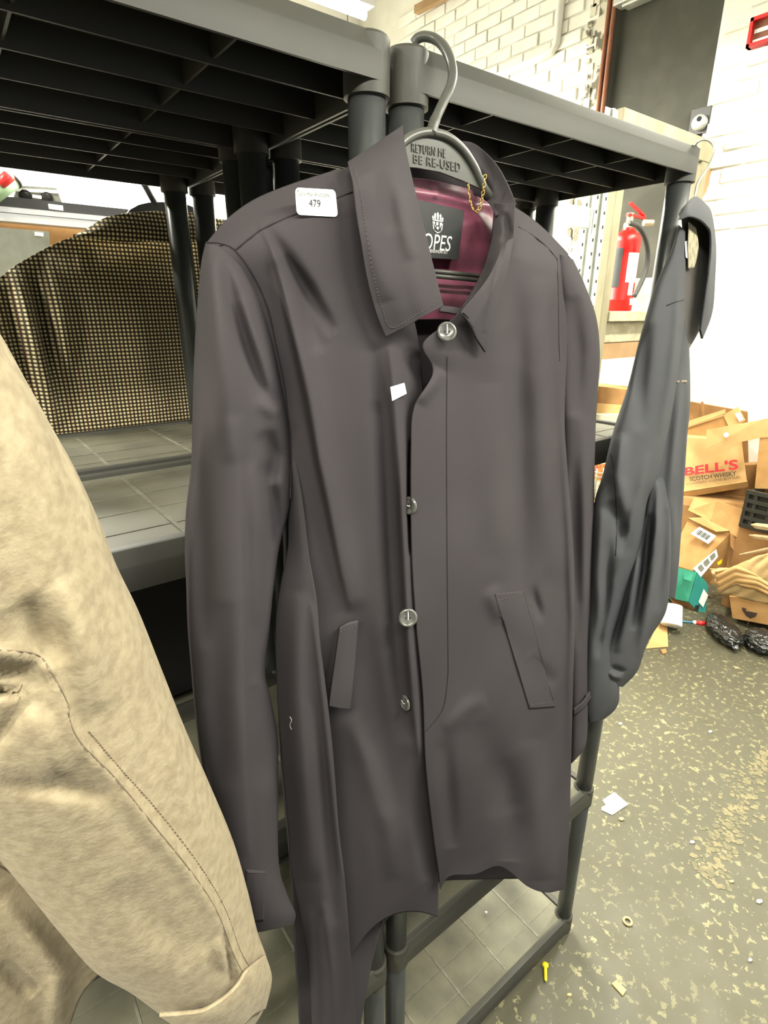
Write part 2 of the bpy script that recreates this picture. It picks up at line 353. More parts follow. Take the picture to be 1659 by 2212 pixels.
# ------------------------------------------------------------------ plastic shelf units
UW, UD, HL, HC, RC, RP = .6115, .303, .039, .049, .0225, .0185
ZL = [.06, .49, .915, 1.338, 1.78]
def rrect(o, z, n=7):
    r = max(RC-o, .003); P = []
    for cx, cy, a0 in ((UW-o-r, o+r, -90), (UW-o-r, UD-o-r, 0), (o+r, UD-o-r, 90), (o+r, o+r, 180)):
        for k in range(n+1):
            a = math.radians(a0+90*k/n); P.append((cx+r*math.cos(a), cy+r*math.sin(a), z))
    return P
def deck():
    m = MB(); prof = [(.0, -HL), (0, -HL*.42), (.001, -HL*.36), (.0052, -HL*.06), (.0062, -.0004), (.0075, 0), (.018, 0), (.0195, -.0006), (.0215, -.0045)]
    loops = [rrect(o, z) for o, z in prof]; n = len(loops[0]); vs = sum(loops, []); fs = []
    for i in range(len(loops)-1): fs += [(i*n+k, i*n+(k+1) % n, (i+1)*n+(k+1) % n, (i+1)*n+k) for k in range(n)]
    m.add(vs, fs, 0); m.add(loops[-1], [tuple(range(n))], 1)
    inn = [rrect(.0035, -HL), rrect(.0035, -.009)]
    m.add(loops[0]+inn[0]+inn[1], [(k, (k+1) % n, n+(k+1) % n, n+k) for k in range(n)]+[(n+k, n+(k+1) % n, 2*n+(k+1) % n, 2*n+k) for k in range(n)]+[tuple(range(2*n, 3*n))], 0)
    for cx in (RC, UW-RC):
        for cy in (RC, UD-RC):
            m.lathe((cx, cy, -HC), (0, 0, 1), [(RC-.002, 0), (RC, .0005), (RC, HC-.003), (RC-.002, HC-.0003)], 28)
    for y in (UD*.25, UD*.5, UD*.75): m.box((.004, y-.0013, -.034), (UW-.004, y+.0013, -.009))
    for x in [UW*k/4 for k in range(1, 4)]: m.box((x-.0013, .004, -.030), (x+.0013, UD-.004, -.009))
    for y in [UD*k/5 for k in range(1, 5)]: m.box((.026, y-.0006, -.0046), (UW-.026, y+.0006, -.0038), 2)
    for x in [UW*k/5 for k in range(1, 5)]: m.box((x-.0022, .026, -.0046), (x+.0022, UD-.026, -.0036), 2)
    return m
_dk = deck().build('shelf', [PLAS, PLAS2, SCUFF]); autosmooth(_dk, 35); deck_me = _dk.data; bpy.data.objects.remove(_dk)
def post_mesh(L):
    m = MB(); m.lathe((0, 0, 0), (0, 0, 1), [(RP-.001, 0), (RP, .001), (RP, L-.001), (RP-.001, L)], 32)
    o = m.build('post', POSTM); autosmooth(o, 50); me = o.data; bpy.data.objects.remove(o); return me
post_me = [post_mesh(ZL[i+1]-HC-ZL[i]+.002) for i in range(4)]; foot_me = post_mesh(ZL[0]-HC+.002)
def unit(x, y, label):
    u = thing('shelf_unit', (x, y, 0), label, 'shelves', 'plastic shelf units')
    for z in ZL:
        o = bpy.data.objects.new('shelf', deck_me); COL.objects.link(o); o.parent = u; o.location = (0, 0, z)
    for cx in (RC, UW-RC):
        for cy in (RC, UD-RC):
            for i in range(4):
                o = bpy.data.objects.new('post', post_me[i]); COL.objects.link(o); o.parent = u; o.location = (cx, cy, ZL[i]-.001)
            o = bpy.data.objects.new('foot', foot_me); COL.objects.link(o); o.parent = u; o.location = (cx, cy, 0)
    return u
XB = -.0665; XA = -.071-UW; Y2 = .309
unit(XA, 0, 'grey plastic shelf unit behind the beige suede coat, nearest at left')
unit(XB, 0, 'grey plastic shelf unit behind the charcoal coat, with the hanger hook over its top')
unit(XA, Y2, 'grey plastic shelf unit at the back left, with the checked jacket hanging behind it')
unit(XB, Y2, 'grey plastic shelf unit at the back right, behind the charcoal coat')
# ------------------------------------------------------------------ cloth tools
def resample(row, n):
    P = np.array(row, float)
    if len(P) == n: return P
    d = np.r_[0, np.cumsum(np.hypot(*np.diff(P[:, :2], axis=0).T))]; t = np.linspace(0, d[-1], n)
    return np.stack([np.interp(t, d, P[:, i]) for i in range(P.shape[1])], 1)
def crom(P, n):
    """Catmull-Rom along axis 0 to n samples (monotone-ish, centripetal-free)"""
    K = len(P); t = np.linspace(0, K-1, n); i = np.clip(t.astype(int), 0, K-2); u = (t-i)[:, None, None]
    g = lambda j: P[np.clip(j, 0, K-1)]
    p0, p1, p2, p3 = g(i-1), g(i), g(i+1), g(i+2)
    return .5*(2*p1+(p2-p0)*u+(2*p0-5*p1+4*p2-p3)*u*u+(3*p1-p0-3*p2+p3)*u**3)
def folds_dy(px, py, folds):
    Q = np.stack([px.ravel(), py.ravel()], 1); tot = np.zeros(len(Q))
    for fo in folds:
        pts, w, amp = np.array(fo[0], float), fo[1], fo[2]; taper = fo[3] if len(fo) > 3 else 1
        wl, wr = (w if isinstance(w, tuple) else (w, w))
        best = np.full(len(Q), 1e9); sd = np.zeros(len(Q)); tt = np.zeros(len(Q))
        seg = np.hypot(*np.diff(pts, axis=0).T); cum = np.r_[0, np.cumsum(seg)]
        for k in range(len(pts)-1):
            a, b = pts[k], pts[k+1]; ab = b-a; L2 = ab@ab
            u = np.clip(((Q-a)@ab)/L2, 0, 1); c = a+u[:, None]*ab; dv = Q-c; d = np.hypot(dv[:, 0], dv[:, 1])
            s = np.sign(ab[0]*dv[:, 1]-ab[1]*dv[:, 0]); msk = d < best
            best[msk] = d[msk]; sd[msk] = (s*d)[msk]; tt[msk] = ((cum[k]+u*seg[k])/cum[-1])[msk]
        W = np.where(sd > 0, wr, wl)   # going down the image: right-hand side of travel = image left = sd>0
        e = np.exp(-(best/W)**2)
        if taper: e = e*np.clip(np.sin(np.pi*np.clip(tt, .0, 1))*1.0+.0, 0, 1)**.6 if taper == 1 else e*np.clip((tt if taper == 2 else 1-tt)*4, 0, 1)
        tot += amp*e*GAIN
    return tot.reshape(px.shape)
SURF = {}; GAIN = 1.7
def grid_faces(nv, nu, wrap=False):
    F = []
    for j in range(nv-1):
        for i in range(nu if wrap else nu-1):
            k = (i+1) % nu; F.append((j*nu+i, j*nu+k, (j+1)*nu+k, (j+1)*nu+i))
    return F
def noise2(px, py, sc, seed=0):
    v = np.zeros(px.shape); r = np.random.default_rng(seed)
    for k in range(9):
        a = r.uniform(0, 2*math.pi); f = r.uniform(.5, 1.6)/sc; v += np.sin((px*math.cos(a)+py*math.sin(a)*.35)*f*2*math.pi+r.uniform(0, 6.3))
    return v/9
def uvs(o, scale=1):
    me = o.data; uv = me.uv_layers.new(name='uv'); co = np.zeros(len(me.vertices)*3); me.vertices.foreach_get('co', co); co = co.reshape(-1, 3)
    li = np.zeros(len(me.loops), int); me.loops.foreach_get('vertex_index', li); uv.data.foreach_set('uv', co[li][:, [0, 2]].ravel())
def patch(name, parent, rows, mt, nu=60, nv=90, folds=(), bulge=0, thick=.0016, wob=.0006, nc=7, seed=1, key=None, lining=None):
    G = np.stack([resample(r, nc) for r in rows])            # rows x cols x 3
    G = crom(G, nv); G = crom(G.transpose(1, 0, 2), nu).transpose(1, 0, 2)
    px, py, Y = G[..., 0], G[..., 1], G[..., 2].copy()
    c = np.linspace(0, 1, nu)[None, :]; Y -= bulge*np.sin(np.pi*c)
    Y -= folds_dy(px, py, folds); Y -= wob*noise2(px, py, 120, seed)
    V = bp(px, py, Y).reshape(-1, 3)
    o = mesh(name, V, [f[::-1] for f in grid_faces(nv, nu)], mt, parent)
    if thick:
        s = o.modifiers.new('cloth_thickness', 'SOLIDIFY'); s.thickness = thick; s.offset = -1
        if lining: o.data.materials.append(lining); s.material_offset = 1; s.material_offset_rim = 0
    SURF[key or name] = (px.ravel(), py.ravel(), Y.ravel()); return o
def tube2(name, parent, rows, mt, nu=56, nv=90, folds=(), back=.8, wob=.0008, seed=1, key=None, caps=(True, True), sq=1.0, thick=0):
    """rows: (Lx,Ly,Rx,Ry,Y,d) -> closed sleeve; d = half depth"""
    G = np.array(rows, float)[:, None, :]; G = crom(G, nv)[:, 0, :]
    s = np.linspace(0, 2*math.pi, nu, endpoint=False)[None, :]
    c = (1-np.cos(s))/2
    g = lambda k: G[:, k][:, None]
    px = g(0)*(1-c)+g(2)*c; py = g(1)*(1-c)+g(3)*c
    ss = np.sign(np.sin(s))*np.abs(np.sin(s))**sq
    front = (ss > 0)
    Y = g(4) - g(5)*np.where(front, ss, ss*back)
    fd = folds_dy(px, py, folds)+wob*noise2(px, py, 120, seed)
    Y = Y - np.where(front, fd*np.minimum(1, ss*2.0), 0)
    V = bp(px, py, Y).reshape(-1, 3); F = [f[::-1] for f in grid_faces(nv, nu, True)]
    if caps[0]: F.append(tuple(range(nu)))
    if caps[1]: F.append(tuple(range((nv-1)*nu, nv*nu))[::-1])
    o = mesh(name, V, F, mt, parent)
    bm = bmesh.new(); bm.from_mesh(o.data); bmesh.ops.recalc_face_normals(bm, faces=bm.faces); bm.to_mesh(o.data); bm.free()
    o.data.polygons.foreach_set('use_smooth', [True]*len(o.data.polygons))
    if thick: q = o.modifiers.new('cloth_thickness', 'SOLIDIFY'); q.thickness = thick; q.offset = -1
    fr = np.broadcast_to(front, px.shape).ravel(); SURF[key or name] = (px.ravel()[fr], py.ravel()[fr], Y.ravel()[fr]); return o
def ysurf(keys, x, y):
    best = None
    for k in ([keys] if isinstance(keys, str) else keys):
        px, py, Y = SURF[k]; d = (px-x)**2+(py-y)**2; i = np.argsort(d)[:4]
        w = 1/(d[i]+.5); v = (float((w*Y[i]).sum()/w.sum()), float(d[i[0]]))
        if v[1] < 400 and (best is None or v[0] < best): best = v[0]
        elif best is None and v[1] >= 400: best = v[0]
    return best
def dense(pts, step=8):
    P = np.array(pts, float); d = np.r_[0, np.cumsum(np.hypot(*np.diff(P, axis=0).T))]; n = max(2, int(d[-1]/step)); t = np.linspace(0, d[-1], n)
    return np.stack([np.interp(t, d, P[:, 0]), np.interp(t, d, P[:, 1])], 1)
def seam(name, parent, pts, keys, mt, r=.0004, off=.0003, dash=False, smooth=True):
    P = dense(pts, 6)
    if smooth and len(pts) > 2:
        A = np.array(pts, float)[:, None, :]; P = crom(A, max(8, int(len(P))))[:, 0, :]
    W = [Vector(bp(x, y, ysurf(keys, x, y)-off)) for x, y in P]
    m = MB()
    if dash:
        for i in range(0, len(W)-1, 1):
            a, b = W[i], W[i+1]; m.tube([a, a.lerp(b, .6)], r, 5)
    else: m.tube(W, r, 6)
    return m.build(name, mt, parent, True)
def text_mesh(body, shear=0, bold=0, sp=1.0):
    cu = bpy.data.curves.new('t', 'FONT'); cu.body = body; cu.shear = shear; cu.offset = bold; cu.space_character = sp; cu.resolution_u = 3
    o = bpy.data.objects.new('t', cu); COL.objects.link(o); dg = bpy.context.evaluated_depsgraph_get(); me = bpy.data.meshes.new_from_object(o.evaluated_get(dg))
    V = np.array([v.co[:2] for v in me.vertices]); F = [tuple(p.vertices) for p in me.polygons]
    bpy.data.objects.remove(o); bpy.data.meshes.remove(me); V -= V.min(0); V /= V.max(0); return V, F
def quad_map(V, Q):
    Q = np.array([list(q) for q in Q], float); u = V[:, :1]; v = 1-V[:, 1:2]   # Q = TL,TR,BR,BL
    return Q[0]*(1-u)*(1-v)+Q[1]*u*(1-v)+Q[2]*u*v+Q[3]*(1-u)*v
def text_on(name, body, Q, mt, parent, out=.0004, shear=0, bold=0, sp=1.0, thick=0):
    V, F = text_mesh(body, shear, bold, sp); P = quad_map(V, Q)
    Qv = [Vector(q) for q in Q]; n = (Qv[1]-Qv[0]).cross(Qv[3]-Qv[0]).normalized()
    if n.dot(Vector(CAM)-Qv[0]) < 0: n = -n
    P = P+np.array(n)*out
    o = mesh(name, P, F, mt, parent, False)
    if thick: s = o.modifiers.new('relief', 'SOLIDIFY'); s.thickness = thick; s.offset = 1
    return o
def plate(name, Q, mt, parent, th=.0006, r=None, n=5, bev=0):
    """thin (optionally round-cornered) plate from a 3D quad TL,TR,BR,BL"""
    Qv = [Vector(q) for q in Q]; nrm = (Qv[1]-Qv[0]).cross(Qv[3]-Qv[0]).normalized()
    if nrm.dot(Vector(CAM)-Qv[0]) < 0: nrm = -nrm
    if r:
        U = []
        ax = r; ay = r*((Qv[1]-Qv[0]).length/(Qv[3]-Qv[0]).length)
        for cx, cy, a0 in ((1-ax, 1-ay, 0), (ax, 1-ay, 90), (ax, ay, 180), (1-ax, ay, 270)):
            for k in range(n+1): a = math.radians(a0+90*k/n); U.append((cx+ax*math.cos(a), cy+ay*math.sin(a)))
        P = quad_map(np.array(U), Q)
    else: P = [Qv[0], Qv[1], Qv[2], Qv[3]]
    m = MB(); m.prism([Vector(p) for p in P], nrm*th); o = m.build(name, mt, parent)
    return o

# ------------------------------------------------------------------ main hanger
hp = onY(935, 300, -.045)
H = thing('coat_hanger', hp, 'dark grey plastic hanger holding the charcoal coat, hooked over the shelf edge', 'hanger')
rim = [(800, 400), (835, 350), (860, 318), (885, 297), (912, 287), (938, 287), (968, 297), (998, 322), (1022, 357), (1038, 390), (1052, 415), (1100, 470), (1180, 545)]
R3 = crom(np.array(rim, float)[:, None, :], 60)[:, 0, :]
m = MB(); m.tube([onY(x, y, -.045) for x, y in R3], .0042, 10); m.build('rim', HANG, H, True)
top = [tuple(p) for p in R3 if 840 <= p[0] <= 1040]; bot = [(1040, 408), (1000, 390), (950, 371), (900, 362), (850, 358)]
m = MB(); P = [onY(x, y, -.0445) for x, y in top+bot]; m.prism(P, (0, .003, 0)); m.build('web_plate', HANG, H)
for body, q in (('RETURN ME', [(889, 309), (962, 322), (962, 341), (889, 328)]), ('BE RE-USED', [(893, 333), (994, 352), (994, 372), (893, 352)])):
    text_on('embossed_text', body, [onY(x, y, -.0446) for x, y in q], HANG, H, .0002, thick=.0007, sp=1.15)
hk = [(931, 290, -.045), (939, 262, -.043), (957, 222, -.040), (972, 190, -.036), (978, 160, -.030), (972, 127, -.022), (957, 99, -.012), (938, 84, -.002), (917, 79, .006), (901, 84, .012), (893, 95, .015)]
A = crom(np.array(hk)[:, None, :], 50)[:, 0, :]
m = MB(); m.tube([Vector(bp(*p)) for p in A], [.0052]*6+[.0046]*44, 12); m.build('hook', HANG, H, True)
for dy, Y in ((0, -.043), (10, -.047)):
    m = MB(); m.tube([onY(905, 583+dy, Y), onY(1000, 592+dy, Y), onY(1060, 599+dy, Y)], .0022, 8); m.build('trouser_bar', HANG, H, True)

# ------------------------------------------------------------------ charcoal coat
CO = thing('charcoal_coat', onY(930, 1950, -.04), 'charcoal raincoat with maroon lining hanging open at the neck, lot sticker 479', 'coat')
# back panel + lining (inside out of sight except at the neck)
backrows = [[(450,530,-.02),(600,420,-.02),(757,362,-.018),(930,380,-.012),(1067,425,-.018),(1160,480,-.02),(1240,565,-.022)],
            [(520,700,-.012),(930,700,-.008),(1270,720,-.02)], [(600,1000,-.012),(930,1000,-.008),(1262,1000,-.02)], [(615,1300,-.016),(930,1300,-.008),(1240,1300,-.02)],
            [(605,1600,-.018),(930,1600,-.012),(1232,1600,-.02)], [(626,1860,-.02),(930,1800,-.016),(1228,1780,-.025)], [(634,2010,-.02),(900,1900,-.018),(1219,1895,-.03)],
            [(645,2180,-.02),(705,2180,-.018),(760,2120,-.018),(860,1950,-.02),(1000,1836,-.02),(1110,1830,-.025),(1216,1895,-.035)],
            [(652,2330,-.02),(705,2340,-.018),(755,2330,-.018),(840,1955,-.02),(1000,1838,-.02),(1110,1832,-.025),(1216,1898,-.035)]]
patch('back_panel', CO, backrows, CLOTH, 60, 80, thick=.0015)
linrows = [[(850,380,-.026),(930,388,-.024),(1000,404,-.024),(1075,432,-.028)], [(850,420,-.026),(960,432,-.024),(1080,455,-.028)], [(840,470,-.026),(960,480,-.024),(1100,500,-.030)],
           [(820,600,-.028),(960,600,-.026),(1130,620,-.034)], [(800,690,-.030),(960,690,-.028),(1130,710,-.036)]]
lin_ = patch('lining', CO, linrows, SATIN, 50, 60, [([(880,412),(960,425),(1060,445)], 12, .0022, 0), ([(1010,430),(1040,480),(1062,520)], 16, .0025), ([(935,640),(1000,650)], 20, .004, 0), ([(925,575),(1050,590)], 25, -.004, 0), ([(940,400),(945,432)], 5, .001)], thick=.0008)
m_ = [(896,430,-.031),(1002,455,-.031),(989,561,-.031),(905,556,-.031)]
LQ = [Vector(bp(*q)) for q in m_]
lab = plate('brand_label', LQ, BLACK, CO, .0007)
def lq(u0, v0, u1, v1):
    V = np.array([(u0,1-v0),(u1,1-v0),(u1,1-v1),(u0,1-v1)]); return [Vector(p) for p in quad_map(V, LQ)]
text_on('brand_lettering', 'SKOPES', lq(-.24, .55, .78, .85), INK, lab, .0011, shear=.22, bold=.0)
text_on('small_print', 'MENSWEAR EST', lq(.22, .84, .70, .90), INK, lab, .0011)
# crest: shield, helm, plumes
m = MB(); base = lq(.30, .14, .58, .52)
def cq(u, v):
    return Vector(quad_map(np.array([(u, 1-v)]), base)[0])
nrm = (LQ[1]-LQ[0]).cross(LQ[3]-LQ[0]).normalized(); nrm = nrm if nrm.dot(Vector(CAM)-LQ[0]) > 0 else -nrm
def crest(poly): m.prism([cq(*p)+nrm*.0009 for p in poly], nrm*.0003)
for k, (u, h) in enumerate(((.14,.20),(.30,.06),(.5,.0),(.70,.06),(.86,.20))): crest([(u-.05,.36),(u-.075,h+.08),(u,h),(u+.075,h+.08),(u+.05,.36)])
crest([(.08,.38),(.92,.38),(.88,.44),(.12,.44)])
for k in range(3): crest([(.12+.27*k,.48),(.34+.27*k-.06,.48),(.34+.27*k-.06,.62),(.12+.27*k,.66)])
crest([(.1,.52),(.16,.52),(.22,.88),(.15,.84)]); crest([(.9,.52),(.84,.52),(.78,.88),(.85,.84)])
for p in ([(.5,.68),(.62,.76),(.5,.86),(.38,.76)], [(.26,.66),(.36,.66),(.3,.76)], [(.74,.66),(.64,.66),(.7,.76)], [(.22,.90),(.5,.98),(.78,.90),(.74,.94),(.5,1.03),(.26,.94)]): crest(p)
m.build('crest', INK, lab)
a = lq(.03, .86, .22, .93)
m = MB(); m.tube([a[0]+nrm*.001, (a[0].lerp(a[2], .4))+nrm*.001, a[2]+nrm*.001], .0006, 6); m.build('swash', INK, lab)
# front panels
EL = [(495,545),(555,650),(585,760),(612,900),(620,1000)]
left_rows = [
 [(446,524,-.052),(498,464,-.052),(560,423,-.052),(650,389,-.052),(757,360,-.05),(805,338,-.045)],
 [(490,548,-.078),(560,515,-.086),(660,470,-.088),(770,440,-.086),(835,420,-.08)],
 [(550,650,-.078),(640,640,-.094),(740,630,-.098),(875,610,-.096)],
 [(578,760,-.074),(660,760,-.096),(760,760,-.100),(850,755,-.104),(905,745,-.085)],
 [(610,900,-.072),(690,900,-.097),(780,900,-.102),(855,900,-.106),(915,890,-.088)],
 [(630,1000,-.076),(700,1000,-.096),(785,1000,-.102),(858,1000,-.107),(918,1000,-.092)],
 [(648,1100,-.080),(715,1100,-.094),(795,1100,-.102),(862,1100,-.108),(920,1100,-.092)],
 [(658,1202,-.082),(725,1210,-.092),(805,1210,-.101),(870,1205,-.108),(925,1202,-.092)],
 [(670,1295,-.080),(740,1310,-.090),(815,1310,-.099),(876,1310,-.107),(930,1310,-.090)],
 [(686,1446,-.076),(755,1450,-.086),(825,1450,-.095),(885,1450,-.105),(935,1450,-.088)],
 [(700,1608,-.060),(770,1610,-.082),(840,1610,-.088),(900,1600,-.098),(940,1600,-.082)],
 [(716,1760,-.058),(785,1770,-.078),(855,1780,-.082),(915,1780,-.090),(947,1780,-.078)],
 [(730,1900,-.056),(795,1890,-.072),(860,1880,-.076),(925,1880,-.082),(947,1880,-.074)],
 [(742,2095,-.050),(781,2030,-.058),(830,1984,-.062),(865,1972,-.066),(895,1968,-.070),(946,1981,-.068)]]
left_folds = [
 ([(560,478),(586,527),(613,620),(644,756),(668,865),(691,997),(713,1100),(740,1240),(760,1320)], (30, 9), .0095),
 ([(566,482),(610,545),(660,620),(720,720)], 16, -.006),
 ([(600,560),(650,640),(690,760)], 22, -.005),
 ([(842,735),(856,900),(866,1050),(876,1250),(884,1400),(896,1540),(915,1680)], (34, 9), .0075),
 ([(812,740),(826,900),(834,1050),(845,1250),(858,1450),(878,1600)], 18, -.006),
 ([(660,380),(700,372),(750,366)], 12, .003),
 ([(700,430),(730,400)], 14, -.003),
 ([(760,1300),(790,1400),(820,1600),(840,1760)], 30, -.004),
 ([(750,1550),(800,1650),(840,1800),(850,1900)], 24, .004),
 ([(900,1620),(905,1760),(930,1900)], 22, -.005), ([(887,950),(886,1080),(889,1200)], 5, -.016)]
front_l = patch('front_panel', CO, left_rows, CLOTH, 110, 200, left_folds, seed=2, key='fl')
side_rows = [
 [(606,930,-.050),(626,930,-.066)], [(612,985,-.056),(636,985,-.076)], [(618,1040,-.060),(648,1040,-.082)], [(621,1100,-.062),(657,1105,-.087)], [(622,1180,-.064),(668,1202,-.092)], [(606,1263,-.064),(684,1295,-.097)],
 [(595,1344,-.062),(692,1390,-.096)], [(597,1466,-.060),(702,1470,-.093)], [(607,1629,-.056),(719,1620,-.088)], [(623,1791,-.052),(732,1791,-.082)], [(627,1873,-.050),(742,1873,-.079)],
 [(645,1960,-.048),(750,1960,-.075)], [(664,2060,-.046),(757,2060,-.070)], [(671,2150,-.045),(764,2150,-.066)], [(674,2240,-.044),(770,2235,-.062)], [(676,2340,-.043),(775,2340,-.058)]]
side_folds = [([(640,1280),(640,1500),(655,1700),(670,1900)], 26, .007), ([(690,1500),(700,1650),(715,1850),(722,2000)], 14, -.004), ([(700,1950),(715,2100),(720,2250)], 12, .004), ([(665,1960),(680,2100),(685,2250)], 14, .003), ([(672,1300),(690,1440),(706,1600),(722,1760),(738,1900)], 7, .003)]
patch('side_panel', CO, side_rows, CLOTH, 40, 160, side_folds, bulge=.006, seed=3, key='sp', lining=BROWNIN)
right_rows = [
 [(1070,440,-.052),(1110,446,-.052),(1150,474,-.052),(1190,507,-.052),(1228,548,-.055)],
 [(1052,560,-.086),(1110,556,-.092),(1160,570,-.09),(1222,604,-.076)],
 [(990,676,-.108),(1040,680,-.106),(1120,690,-.102),(1226,700,-.080)],
 [(916,742,-.112),(975,750,-.112),(1035,760,-.109),(1120,770,-.104),(1224,786,-.082)],
 [(936,803,-.108),(990,812,-.110),(1060,815,-.108),(1130,820,-.104),(1222,830,-.083)],
 [(896,880,-.112),(965,890,-.113),(1050,900,-.110),(1130,905,-.105),(1220,915,-.084)],
 [(889,980,-.114),(965,985,-.114),(1050,990,-.111),(1140,992,-.106),(1225,1000,-.085)],
 [(890,1180,-.117),(966,1180,-.116),(1060,1180,-.112),(1150,1178,-.106),(1238,1170,-.086)],
 [(899,1340,-.116),(970,1340,-.115),(1060,1340,-.112),(1155,1338,-.106),(1242,1336,-.086)],
 [(914,1500,-.110),(980,1500,-.111),(1065,1500,-.110),(1155,1490,-.106),(1238,1480,-.086)],
 [(920,1650,-.102),(985,1650,-.105),(1065,1650,-.106),(1150,1645,-.104),(1234,1640,-.086)],
 [(936,1800,-.092),(990,1790,-.098),(1060,1780,-.102),(1145,1790,-.104),(1230,1790,-.088)],
 [(948,1885,-.086),(985,1855,-.092),(1040,1850,-.098),(1085,1840,-.102),(1145,1870,-.106),(1185,1880,-.102),(1224,1880,-.090)],
 [(951,1922,-.084),(972,1893,-.090),(1026,1889,-.096),(1081,1872,-.100),(1140,1915,-.106),(1180,1928,-.102),(1218,1921,-.090)]]
right_folds = [
 ([(1108,560),(1116,800),(1118,1000),(1125,1200),(1130,1330)], 26, -.006), ([(1165,600),(1170,850),(1180,1050),(1195,1250)], 28, .006), ([(1060,830),(1060,1000),(1075,1200)], 34, .003),
 ([(1208,760),(1216,950),(1230,1150),(1237,1336),(1233,1450),(1232,1650)], 10, .005),
 ([(1148,1270),(1170,1340)], 9, -.004), ([(1060,1270),(1085,1340)], 20, .004),
 ([(1030,1560),(1060,1640),(1090,1760)], 40, -.004), ([(1150,1600),(1165,1750),(1180,1900)], 30, .006), ([(1090,1640),(1105,1780),(1100,1860)], 26, -.004),
 ([(1140,1430),(1200,1480)], 16, -.004), ([(960,1580),(1010,1530),(1050,1510)], 16, .003), ([(905,870),(935,830),(955,800)], 16, .003), ([(960,1600),(968,1700),(975,1830)], 18, -.004)]
front_r = patch('front_panel', CO, right_rows, CLOTH, 110, 190, right_folds, seed=4, key='fr')
# sleeves
sl = [(444,524,506,540,-.058,.014),(436,560,532,575,-.060,.030),(430,610,560,635,-.062,.038),(425,680,584,705,-.063,.042),(420,760,602,775,-.064,.043),(416,880,624,890,-.064,.041),(413,1001,632,985,-.064,.038),
      (402,1100,628,1085,-.064,.036),(399,1190,604,1180,-.064,.035),(402,1263,592,1263,-.064,.034),(405,1352,583,1352,-.063,.033),(413,1450,573,1450,-.062,.031),(418,1510,584,1505,-.061,.031),
      (429,1610,600,1595,-.060,.031),(446,1710,601,1710,-.059,.030),(476,1850,602,1860,-.057,.029),(500,1920,618,1925,-.056,.028),(516,1985,638,1972,-.055,.026),(530,2020,634,1998,-.054,.022)]
slf = [([(480,560),(500,640),(530,740),(560,830),(590,880)], 16, -.007), ([(455,560),(470,700),(490,850),(500,1000)], 24, .005), ([(520,640),(560,760),(590,860)], 16, .004),
       ([(575,930),(590,985),(588,1040)], 20, -.008), ([(560,860),(600,900)], 14, .004), ([(515,900),(520,1100),(524,1300),(525,1500),(530,1700),(535,1850)], (9, 55), .006), ([(575,1000),(590,1080),(600,1180)], 16, -.008), ([(545,1000),(556,1150),(552,1350)], 20, .004), ([(550,1480),(570,1560),(575,1700)], 22, -.004), ([(480,1300),(470,1500),(480,1700)], 30, -.004),
       ([(430,1000),(436,1200),(440,1400)], 20, -.004), ([(595,1180),(585,1300),(575,1420)], 8, .003)]
tube2('sleeve', CO, sl, CLOTH, 90, 180, slf, key='sl', seed=5)
sr = [(1205,548,1238,560,-.056,.012),(1200,600,1262,612,-.058,.024),(1202,680,1288,685,-.058,.028),(1205,770,1296,765,-.058,.029),(1206,860,1291,850,-.058,.028),(1208,950,1286,947,-.057,.027),(1214,1150,1283,1150,-.056,.026),(1222,1300,1281,1300,-.056,.026),
      (1226,1380,1273,1375,-.056,.025),(1228,1484,1271,1484,-.056,.024),(1230,1560,1270,1550,-.056,.022),(1230,1620,1265,1610,-.056,.020),(1232,1652,1246,1638,-.055,.012)]
tube2('sleeve', CO, sr, CLOTH, 60, 130, [([(1240,640),(1250,760),(1245,900)], 18, -.006), ([(1262,900),(1266,1100),(1262,1300)], 14, .004), ([(1240,1000),(1245,1200),(1250,1400)], 12, -.005)], key='sr', seed=6)
patch('cuff_tab', CO, [[(1240,1532,-.082),(1258,1518,-.085),(1275,1494,-.078)], [(1240,1545,-.081),(1260,1532,-.084),(1277,1508,-.077)]], CLOTH, 14, 6, thick=.002, nc=3)
cy = lambda x, y: (x, y, ysurf('sl', x, y)-.0008)
patch('cuff_tab', CO, [[cy(532,1880), cy(552,1880), cy(574,1882)], [cy(530,1935), cy(550,1935), cy(572,1936)], [cy(528,1992), cy(548,1992), cy(570,1990)]], CLOTH, 10, 14, thick=.001, nc=3, key='ct', wob=0)
# collar
colL = [[(751,349,-.066),(800,318,-.052),(840,290,-.040),(870,270,-.030)],
        [(756,372,-.086),(805,342,-.076),(845,318,-.064),(873,300,-.052)],
        [(764,402,-.104),(815,384,-.102),(850,366,-.094),(882,346,-.080)],
        [(773,475,-.112),(820,462,-.116),(862,446,-.114),(900,425,-.104)],
        [(791,589,-.116),(838,580,-.122),(885,568,-.124),(930,548,-.118)],
        [(812,672,-.116),(858,655,-.123),(905,640,-.126),(948,622,-.121)],
        [(834,728,-.114),(872,709,-.120),(915,684,-.124),(958,661,-.122)]]
patch('collar', CO, colL, CLOTH, 60, 90, [([(800,370),(830,420),(850,500)], 24, -.003), ([(860,400),(870,470),(890,560)], 16, .003), ([(790,480),(812,560),(835,650)], 20, .002)], thick=.0024, key='cl')
colB = [[(868,292,-.028),(930,290,-.016),(988,303,-.018),(1026,311,-.026),(1067,349,-.044),(1094,394,-.062),(1115,440,-.080)],
        [(876,340,-.024),(930,345,-.016),(985,355,-.018),(1018,365,-.024),(1050,390,-.036),(1076,420,-.054),(1094,455,-.074)],
        [(884,398,-.022),(930,400,-.018),(972,406,-.018),(1008,414,-.022),(1038,427,-.032),(1058,442,-.050),(1070,464,-.070)]]
patch('collar_stand', CO, colB, CLOTH, 60, 24, [([(1010,330),(1050,380),(1075,430)], 10, .002)], thick=.002, key='cb')
